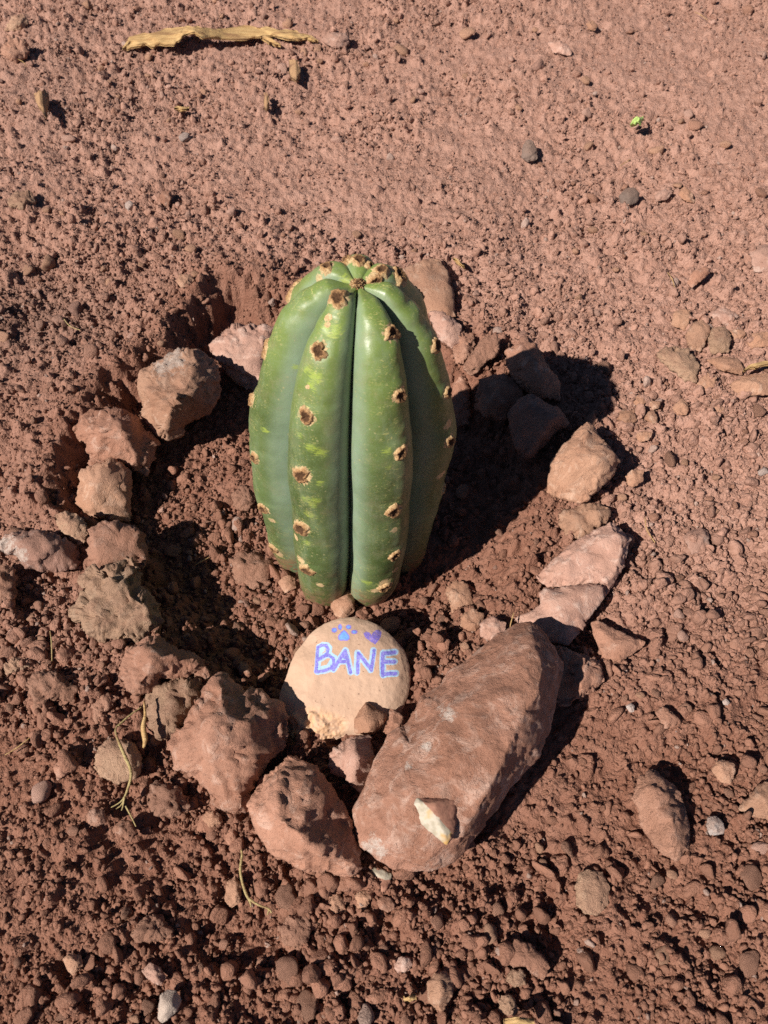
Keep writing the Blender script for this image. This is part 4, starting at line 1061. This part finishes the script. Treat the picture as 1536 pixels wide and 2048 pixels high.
# ------------------------------------------------------------------ dry plant bits
def tube(path, radii, ns=8, seed=0):
    P = np.array(path, float)
    # resample smoothly
    t = np.linspace(0, len(P) - 1, (len(P) - 1) * 8 + 1)
    i = np.clip(np.floor(t).astype(int), 0, len(P) - 2); f = (t - i)[:, None]
    Pm = P[np.clip(i - 1, 0, len(P) - 1)]; P0 = P[i]; P1 = P[i + 1]; P2 = P[np.clip(i + 2, 0, len(P) - 1)]
    Q = 0.5 * ((2 * P0) + (-Pm + P1) * f + (2 * Pm - 5 * P0 + 4 * P1 - P2) * f ** 2 + (-Pm + 3 * P0 - 3 * P1 + P2) * f ** 3)
    R = np.interp(t, np.arange(len(P)), radii)
    D = np.gradient(Q, axis=0); D /= np.linalg.norm(D, axis=1, keepdims=True) + 1e-9
    up = np.array([0.1, 0.2, 1.0])
    U = np.cross(D, up); U /= np.linalg.norm(U, axis=1, keepdims=True); W = np.cross(U, D)
    a = np.linspace(0, 2 * math.pi, ns, endpoint=False)
    jr = 1 + 0.18 * noise3(np.stack([np.repeat(t * 1.3, ns), np.tile(a, len(t)), np.full(len(t) * ns, seed * 1.0)], 1), 33).reshape(len(t), ns)
    V = Q[:, None, :] + (U[:, None, :] * np.cos(a)[None, :, None] + W[:, None, :] * np.sin(a)[None, :, None]) * (R[:, None] * jr)[..., None]
    V = V.reshape(-1, 3)
    idx = np.arange(len(t) * ns).reshape(len(t), ns); nx = np.roll(idx, -1, 1)
    Qf = np.stack([idx[:-1], nx[:-1], nx[1:], idx[1:]], -1).reshape(-1, 4)
    T = np.concatenate([Qf[:, :3], Qf[:, [0, 2, 3]]])
    caps = [(idx[0][0], idx[0][j + 1], idx[0][j]) for j in range(1, ns - 1)] + [(idx[-1][0], idx[-1][j], idx[-1][j + 1]) for j in range(1, ns - 1)]
    return V, np.concatenate([T, np.array(caps)])

def straw_material(name, a, b, dark, scale=180):
    t = NT(name); c = t.coord()
    mp = t.n('ShaderNodeMapping'); mp.inputs['Scale'].default_value = (0.07, 1.0, 1.0); t.l(c, mp.inputs['Vector'])
    n1 = t.noise(mp.outputs[0], scale * 3, 5, 0.7); n2 = t.noise(c, scale * 4, 3, 0.7)
    x = t.mix(t.ramp(n1, 0.35, 0.65), a, b)
    x = t.mix(t.ramp(t.noise(mp.outputs[0], 90, 5, 0.7), 0.50, 0.66, 0, 0.8), x, dark)
    x = t.mix(t.ramp(n2, 0.60, 0.75, 0, 0.5), x, dark)
    return t.done(x, 0.85, t.bump(n1, 0.9, 0.0025), 0.2)
MS = straw_material('dry_stem_fibre', (0.37, 0.27, 0.12), (0.48, 0.38, 0.18), (0.25, 0.14, 0.07))
MB = straw_material('dry_bark_fibre', (0.42, 0.25, 0.105), (0.54, 0.36, 0.165), (0.22, 0.11, 0.055), 110)
MW = straw_material('brown_wood_fibre', (0.33, 0.19, 0.10), (0.43, 0.26, 0.14), (0.2, 0.1, 0.06), 150)

def lift_px(pts):
    """points (x, y, height above the soil) in photograph pixels to world"""
    q = np.asarray(pts, float)
    g = on_ground(q[:, :2])
    d = rays(q[:, :2])
    return CAM + d * ((g[:, 2] + q[:, 2] - CAMZ) / d[:, 2])[:, None]

def stem(name, label, cat, pts, radii, mat, parts=(), partname='rootlet', group=None):
    W = lift_px(pts)
    org = np.array([W[:, 0].mean(), W[:, 1].mean(), W[:, 2].min()])
    V, T = tube(W, radii, 8, len(label))
    root = put(name, mesh_np(name, V - org, T), mat, None, tuple(org), label, cat, group)
    for pp, rr in parts:
        W2 = lift_px(pp)
        V2, T2 = tube(W2, rr, 6, len(pp) + 3)
        put(partname, mesh_np(partname, V2 - org, T2), mat, root)
    return root

stem('dry_root', 'curved straw yellow dry root lying over the yellowish brown stone', 'root',
     [(236,1450,.014),(231,1462,.016),(238,1485,.017),(250,1512,.017),(260,1535,.016),(262,1555,.015),(255,1580,.011),(247,1600,.008)], [.0006,.0008,.0010,.0012,.0013,.0012,.0010,.0008], MS,
     [([(255,1582,.011),(243,1602,.008),(222,1615,.006)],[.0008,.0006,.0003]), ([(252,1588,.010),(244,1608,.007),(232,1618,.006)],[.0008,.0006,.0003]), ([(249,1594,.010),(246,1612,.007),(243,1621,.006)],[.0008,.0006,.0004]),
      ([(251,1612,.006),(260,1628,.006),(272,1653,.008)],[.0006,.0006,.0004]), ([(236,1452,.014),(258,1432,.012),(283,1414,.010)],[.0009,.0007,.0005])])
stem('dry_stalk', 'dry brown stalk with a pale husk leaning beside the crumbly clod', 'stem',
     [(288,1402,.020),(290,1430,.020),(287,1455,.018),(290,1480,.015),(287,1495,.010)], [.0009,.0012,.0020,.0021,.0008], MB)
stem('forked_stalk', 'thin forked straw coloured stem next to the finger shaped pebble', 'stem',
     [(481,1692,.005),(484,1712,.006),(481,1738,.007),(484,1762,.007),(491,1785,.006),(497,1797,.005)], [.0007,.0010,.0010,.0010,.0011,.0010], MS,
     [([(497,1797,.005),(501,1806,.004),(502,1814,.004)],[.0009,.0007,.0005]), ([(497,1797,.005),(518,1810,.005),(538,1818,.005),(543,1826,.004)],[.0009,.0008,.0008,.0004]), ([(538,1818,.005),(535,1830,.004)],[.0006,.0004])], 'twiglet')
for i, (pts, lab) in enumerate([
    ([(100,1262,.012),(103,1285,.010),(104,1322,.006)], 'short pale straw standing near the crumbly ring lump'),
    ([(128,638,.006),(140,652,.007),(160,660,.006)], 'thin curved straw on the grey soil of the bank'),
    ([(1290,1035,.005),(1294,1060,.006),(1310,1085,.005)], 'fine dry fibre beside the broad triangular stone'),
    ([(1028,1225,.010),(1022,1245,.010),(1020,1258,.008)], 'tiny straw tip at the edge of the flat pale pink stone'),
    ([(10,1510,.006),(35,1495,.006),(60,1475,.005)], 'brownish straw lying in the dark soil past the diamond shaped stone'),
    ([(36,118,.006),(46,124,.008),(53,132,.005)], 'little yellow straw near the corner clods'),
    ([(1390,24,.006),(1402,30,.008),(1415,40,.005)], 'curled tan straw on the far soil'),
    ([(1240,332,.006),(1250,326,.006),(1262,318,.005)], 'straight straw lying between dark upright stone and dark grey pebble'),
    ([(1335,545,.006),(1345,560,.007),(1350,580,.005)], 'thin straw next to the tilted stone plate'),
    ([(390,1130,.004),(405,1122,.005),(418,1115,.004)], 'fine reddish rootlet in the shaded hollow')]):
    stem('straw', lab, 'straw', pts, [.0004, .0006, .0004], MS if i < 2 else MB)

def sheet(rows, thick, seed=0, nc=9, curl=0.0):
    """a curved fibrous strip: rows of (upper pixel, lower pixel, height above the soil)"""
    t = np.linspace(0, len(rows) - 1, (len(rows) - 1) * 6 + 1)
    A = np.array([r[0] for r in rows], float); B = np.array([r[1] for r in rows], float); H = np.array([r[2] for r in rows], float)
    ii = np.arange(len(rows))
    top = []
    for k in range(nc):
        f = k / (nc - 1)
        x = np.interp(t, ii, A[:, 0] * (1 - f) + B[:, 0] * f); y = np.interp(t, ii, A[:, 1] * (1 - f) + B[:, 1] * f)
        h = np.interp(t, ii, H) + curl * math.sin(f * math.pi) + 0.003 * (1 - f)
        jag = noise2(t * 1.9 + seed, np.full(len(t), f * 3.0), 44)
        y = y + jag * (3.2 if k in (0, nc - 1) else 0.9)
        top.append(lift_px(np.stack([x, y, h + 0.0012 * jag], 1)))
    top = np.array(top)                       # nc x nt x 3
    bot = top + np.array([0, 0.0004, -thick])
    n, m = top.shape[:2]
    V = np.concatenate([top.reshape(-1, 3), bot.reshape(-1, 3)])
    idx = np.arange(n * m).reshape(n, m); o = n * m
    Q = [np.stack([idx[:-1, :-1], idx[:-1, 1:], idx[1:, 1:], idx[1:, :-1]], -1).reshape(-1, 4)[:, ::-1], (np.stack([idx[:-1, :-1], idx[:-1, 1:], idx[1:, 1:], idx[1:, :-1]], -1).reshape(-1, 4) + o)]
    for line in (idx[0], idx[-1][::-1], idx[:, 0][::-1], idx[:, -1]):
        Q.append(np.stack([line[:-1], line[1:], line[1:] + o, line[:-1] + o], -1)[:, ::-1])
    Q = np.concatenate(Q)
    return V, np.concatenate([Q[:, :3], Q[:, [0, 2, 3]]])

def bark_strip():
    rows = [((244,95),(247,99),.004),((258,73),(262,93),.010),((285,67),(290,91),.014),((310,62),(312,92),.018),((340,57),(345,88),.020),((358,54),(356,82),.024),((370,53),(368,72),.030),((388,53),(388,67),.036),
            ((405,54),(406,74),.032),((430,56),(432,79),.022),((470,52),(470,78),.016),((500,51),(505,76),.014),((530,54),(532,70),.015),((555,57),(556,72),.016),((580,61),(582,77),.014),((596,64),(600,82),.010),((612,69),(614,78),.008),((625,74),(626,81),.006),((636,80),(636,83),.004)]
    rows = [(a, b, h * 0.6) for a, b, h in rows]
    V, T = sheet(rows, 0.0025, 3, 13, 0.002)
    org = np.array([V[:, 0].mean(), V[:, 1].mean(), V[:, 2].min()])
    root = put('bark_strip', mesh_np('bark_strip', V - org, T), MB, None, tuple(org), 'long curved strip of dry yellow bark lying on dusty soil', 'bark')
    V2, T2 = sheet([((520,70),(521,76),.012),((535,74),(536,81),.010),((548,80),(548,88),.007),((561,88),(561,92),.004)], 0.004, 9, 5)
    put('splinter', mesh_np('splinter', V2 - org, T2), MB, root)
bark_strip()

def chip(label, mat, rows, name='bark_chip', cat='bark'):
    V, T = sheet(rows, 0.003, len(label), 6, 0.003)
    org = np.array([V[:, 0].mean(), V[:, 1].mean(), V[:, 2].min()])
    put(name, mesh_np(name, V - org, T), mat, None, tuple(org), label, cat)
chip('small upright brown bark chip below the bark strip', MW, [((578,122),(579,150),.006),((587,119),(586,160),.010),((594,121),(593,162),.012),((600,135),(600,155),.008)])
chip('narrow brown chip of wood between bark strip and dusty hollow', MW, [((528,186),(528,214),.006),((533,185),(533,218),.010),((538,192),(538,214),.008)])
chip('thin orange splinter of wood on the dusty soil', MB, [((348,214),(348,217),.004),((362,213),(363,219),.006),((378,215),(378,220),.004)])
chip('curled pale husk on the soil near the corner clods', MW, [((68,190),(72,205),.006),((78,182),(82,222),.016),((88,180),(92,236),.012),((97,184),(97,200),.006)])
chip('orange brown splinter behind the flat tan slab', MB, [((906,515),(908,519),.006),((918,520),(919,527),.008),((928,532),(930,537),.005)])
chip('orange splinter of wood beside the long flat slab', MB, [((1488,738),(1489,742),.012),((1510,727),(1512,735),.016),((1540,722),(1541,730),.014)])
chip('tiny yellow flake of wood near the bullet shaped stone', MB, [((806,1995),(807,2003),.008),((818,1991),(820,2005),.010),((832,1990),(833,2001),.008)])
chip('yellow wood flake at the edge of the crumbs below the knobbly clods', MB, [((1008,2040),(1008,2052),.012),((1035,2032),(1037,2052),.016),((1068,2040),(1070,2052),.012)])

def green_leaf():
    t = NT('fresh_leaf'); n1 = t.noise(t.coord(), 200, 3, 0.6)
    t.done(t.mix(t.ramp(n1, 0.4, 0.6), (0.30, 0.46, 0.10), (0.44, 0.56, 0.18)), 0.5)
    rows = [((1260,246),(1262,250),.008),((1267,238),(1272,250),.016),((1276,231),(1281,247),.020),((1286,233),(1288,240),.012)]
    V, T = sheet(rows, 0.0016, 4, 6, 0.008)
    org = np.array([V[:, 0].mean(), V[:, 1].mean(), V[:, 2].min()])
    put('leaf', mesh_np('leaf', V - org, T), t.m, None, tuple(org), 'tiny curled fresh green leaf on the dusty soil', 'leaf')
green_leaf()

# ------------------------------------------------------------------ loose pebbles and gravel
def pebble_mesh(seed, level=3, crumb=False):
    """a chipped pebble: a ball cut by random planes, then roughened"""
    g = np.random.default_rng(seed)
    V, T = ico(level)
    npl = g.integers(7, 13)
    D = g.normal(size=(npl, 3)); D /= np.linalg.norm(D, axis=1, keepdims=True)
    off = g.uniform(0.48, 0.9, npl)
    r = np.ones(len(V)) * 1.05
    for d, o in zip(D, off):
        c = V @ d
        r = np.minimum(r, np.where(c > 0.05, o / np.maximum(c, 0.05), 9))
    P = V * r[:, None]
    P = laplace(P, T, 0.4, 1 if not crumb else 2)
    n = fbm3(V * 1.8 + seed, 3, seed) * 0.09 + fbm3(V * 5 + seed, 2, seed + 3) * (0.045 if not crumb else 0.11)
    P = P * (1 + n)[:, None]
    P *= np.array([1, g.uniform(.72, .98), g.uniform(.5, .85)])
    return P, T

def clear_of(x, y, r, k=0.9):
    return all((x - a) ** 2 + (y - b) ** 2 > (k * (r + c)) ** 2 for a, b, c in OCC)

PM = {}
for mat in ('red', 'tan', 'pink', 'clod', 'purple', 'white'):
    for v in range(5 if mat in ('red', 'clod', 'tan') else 3):
        V, T = pebble_mesh(hash((len(mat), v, ord(mat[0]))) % 9999, 2, mat == 'clod')
        me = mesh_np('pebble', V, T); me.materials.append(M[mat]); PM[(mat, v)] = me
LAND = [((430, 900), 'in the hollow beside the ochre cube'), ((420, 1240), 'in the hollow by the crumbly lump'), ((560, 1190), 'at the foot of the cactus'), ((880, 1230), 'in the hollow above the long slab'),
        ((960, 1110), 'on the slope below the cactus shadow'), ((960, 900), 'in the cactus shadow'), ((1400, 900), 'on the soil past the upright ochre stone'), ((1400, 1180), 'on the soil past the broad triangular stone'),
        ((1400, 1420), 'around the flat reddish chip'), ((1200, 1600), 'between the long slab and the oval lump'), ((1450, 1760), 'beyond the oval lump'), ((1150, 1900), 'around the flat earth plate'),
        ((950, 1850), 'in front of the long slab'), ((700, 1880), 'in front of the wedge stone'), ((450, 1850), 'around the forked stem'), ((150, 1800), 'in the loose dark soil'), ((100, 1560), 'around the diamond shaped stone'),
        ((330, 1700), 'below the dry root'), ((80, 1240), 'below the purplish wedge'), ((60, 950), 'on the bank beside the ring'), ((150, 700), 'on the grey soil of the bank'), ((300, 300), 'below the bark strip'),
        ((650, 480), 'on the smooth soil behind the cactus'), ((1100, 450), 'around the dark grey pebble'), ((1250, 650), 'by the tan cluster'), ((1400, 200), 'around the green leaf'), ((900, 200), 'on the far dusty soil'), ((150, 120), 'near the corner clods')]
LW = on_z([l[0] for l in LAND])[:, :2]
WORD = {'red': 'red', 'tan': 'tan', 'pink': 'pale pink', 'clod': 'crumbly brown', 'purple': 'purplish', 'white': 'whitish'}

def place_pebbles(n):
    k = 0; tries = 0
    PXS = np.stack([rng.uniform(-10, 1546, 4000), 2060 - 2060 * rng.random(4000) ** 0.9], 1)
    GS = on_ground(PXS); RS = roughness_map(GS[:, 0], GS[:, 1]); MS_ = micro(GS[:, 0], GS[:, 1])
    while k < n and tries < 3999:
        tries += 1
        g = GS[tries]; R = RS[tries]
        if rng.random() > R ** 1.3: continue
        dist = np.linalg.norm(g - CAM)
        r = 0.0042 * (1 - rng.random()) ** (-1 / 2.9)
        r = min(r, 0.0115) * (0.65 + 0.62 * dist / 0.75 * 0.55)
        if not clear_of(g[0], g[1], r): continue
        mat = rng.choice(['red', 'tan', 'pink', 'clod', 'purple', 'white'], p=[.40, .20, .06, .30, .035, .005] if g[1] < 0.75 else [.22, .48, .25, .0, .04, .01])
        v = int(rng.integers(0, 5 if mat in ('red', 'clod', 'tan') else 3))
        where = LAND[int(np.argmin(((LW - g[:2]) ** 2).sum(1)))][1]
        o = bpy.data.objects.new('pebble' if mat != 'clod' else 'soil_crumb', PM[(mat, v)]); col.objects.link(o)
        o.scale = (r, r, r * rng.uniform(.8, 1.15)); o.rotation_euler = (rng.uniform(-.5, .5), rng.uniform(-.5, .5), rng.uniform(0, 6.28))
        zz = g[2] + MS_[tries] * 0.6
        o.location = (g[0], g[1], zz + r * 0.22)
        noun = 'pebble' if mat != 'clod' else 'crumb of earth'
        o['label'] = 'small %s %s %s' % (WORD[mat], noun, where)
        o['category'] = 'pebble' if mat != 'clod' else 'clod'
        o['group'] = 'small %s %ss %s' % (WORD[mat], noun.split()[0], where)
        OCC.append((g[0], g[1], r * 0.9)); k += 1
place_pebbles(290)

def gravel(name, label, count, rmin, rmax, power, mats, seed, spread=1.0, lev=2, far=0.0):
    g = np.random.default_rng(seed)
    # spread over the soil, thicker where it is rough
    m = count * 4
    y = -0.16 + 2.0 * g.random(m) ** 1.35
    W = 0.34 + 0.35 * y
    x = (g.random(m) * 2 - 1) * W
    R = roughness_map(x, y) * (0.25 + 0.75 * sstep(-0.3, 0.5, fbm2(x * 22, y * 22, 2, 88))) * (1 - far * sstep(0.45, 1.0, y))
    keep = g.random(m) < R ** spread
    x, y = x[keep][:count], y[keep][:count]
    n = len(x)
    r = np.minimum(rmin * (1 - g.random(n)) ** (-1 / power), rmax) * (1.05 - 0.15 * sstep(0.4, 1.0, y))
    z = macro(x, y) + micro(x, y)
    # nothing inside the cactus foot or the big stones
    ok = np.ones(n, bool)
    for a, b, c in OCC:
        if c > 0.02: ok &= (x - a) ** 2 + (y - b) ** 2 > (0.8 * c) ** 2
    x, y, z, r = x[ok], y[ok], z[ok], r[ok]; n = len(x)
    me = bpy.data.meshes.new(name)
    me.vertices.add(n); me.vertices.foreach_set('co', np.stack([x, y, z + r * 0.30], 1).astype(np.float32).ravel())
    sc3 = r[:, None] * g.uniform(.75, 1.25, (n, 3))
    me.attributes.new('sz', 'FLOAT_VECTOR', 'POINT').data.foreach_set('vector', sc3.astype(np.float32).ravel())
    me.attributes.new('rot', 'FLOAT_VECTOR', 'POINT').data.foreach_set('vector', g.uniform(0, 6.28, (n, 3)).astype(np.float32).ravel())
    for nm, v in zip(('moist', 'grey'), soil_tone(x, y)):
        me.attributes.new(nm, 'FLOAT', 'POINT').data.foreach_set('value', v.astype(np.float32))
    pc = bpy.data.collections.new(name + '_shapes')
    nv = 0
    for mat, k in mats:
        for v in range(k):
            V, T = pebble_mesh(seed * 50 + nv, lev, mat == 'crumb')
            mm = mesh_np(name + '_shape', V, T); mm.materials.append(M[mat])
            pc.objects.link(bpy.data.objects.new(name + '_shape', mm)); nv += 1
    me.attributes.new('pick', 'INT', 'POINT').data.foreach_set('value', g.integers(0, nv, n).astype(np.int32))
    o = put(name, me, None, None, None, label, None, None, 'stuff')
    ng = bpy.data.node_groups.new(name + '_scatter', 'GeometryNodeTree')
    ng.interface.new_socket('Geometry', in_out='INPUT', socket_type='NodeSocketGeometry')
    ng.interface.new_socket('Geometry', in_out='OUTPUT', socket_type='NodeSocketGeometry')
    N = ng.nodes; L = ng.links
    gi = N.new('NodeGroupInput'); go = N.new('NodeGroupOutput')
    ins = N.new('GeometryNodeInstanceOnPoints'); ci = N.new('GeometryNodeCollectionInfo')
    ci.inputs['Collection'].default_value = pc
    ci.inputs['Separate Children'].default_value = True; ci.inputs['Reset Children'].default_value = True
    def na(nm, dt):
        a = N.new('GeometryNodeInputNamedAttribute'); a.data_type = dt; a.inputs['Name'].default_value = nm
        return a.outputs['Attribute']
    e2r = N.new('FunctionNodeEulerToRotation')
    L.new(na('rot', 'FLOAT_VECTOR'), e2r.inputs[0])
    L.new(gi.outputs[0], ins.inputs['Points']); L.new(ci.outputs[0], ins.inputs['Instance'])
    ins.inputs['Pick Instance'].default_value = True
    L.new(na('pick', 'INT'), ins.inputs['Instance Index']); L.new(e2r.outputs[0], ins.inputs['Rotation']); L.new(na('sz', 'FLOAT_VECTOR'), ins.inputs['Scale'])
    L.new(ins.outputs[0], go.inputs[0])
    md = o.modifiers.new('scatter', 'NODES'); md.node_group = ng
    return o
gravel('gravel', 'loose red gravel and earth crumbs scattered over the soil', 9500, 0.0025, 0.0085, 2.0, (('crumb', 7), ('bit', 8)), 21, 1.2, 2, 0.2)
gravel('grit', 'fine red grit covering the soil', 130000, 0.0010, 0.0032, 2.2, (('crumb', 9), ('bit', 8)), 22, 0.75)
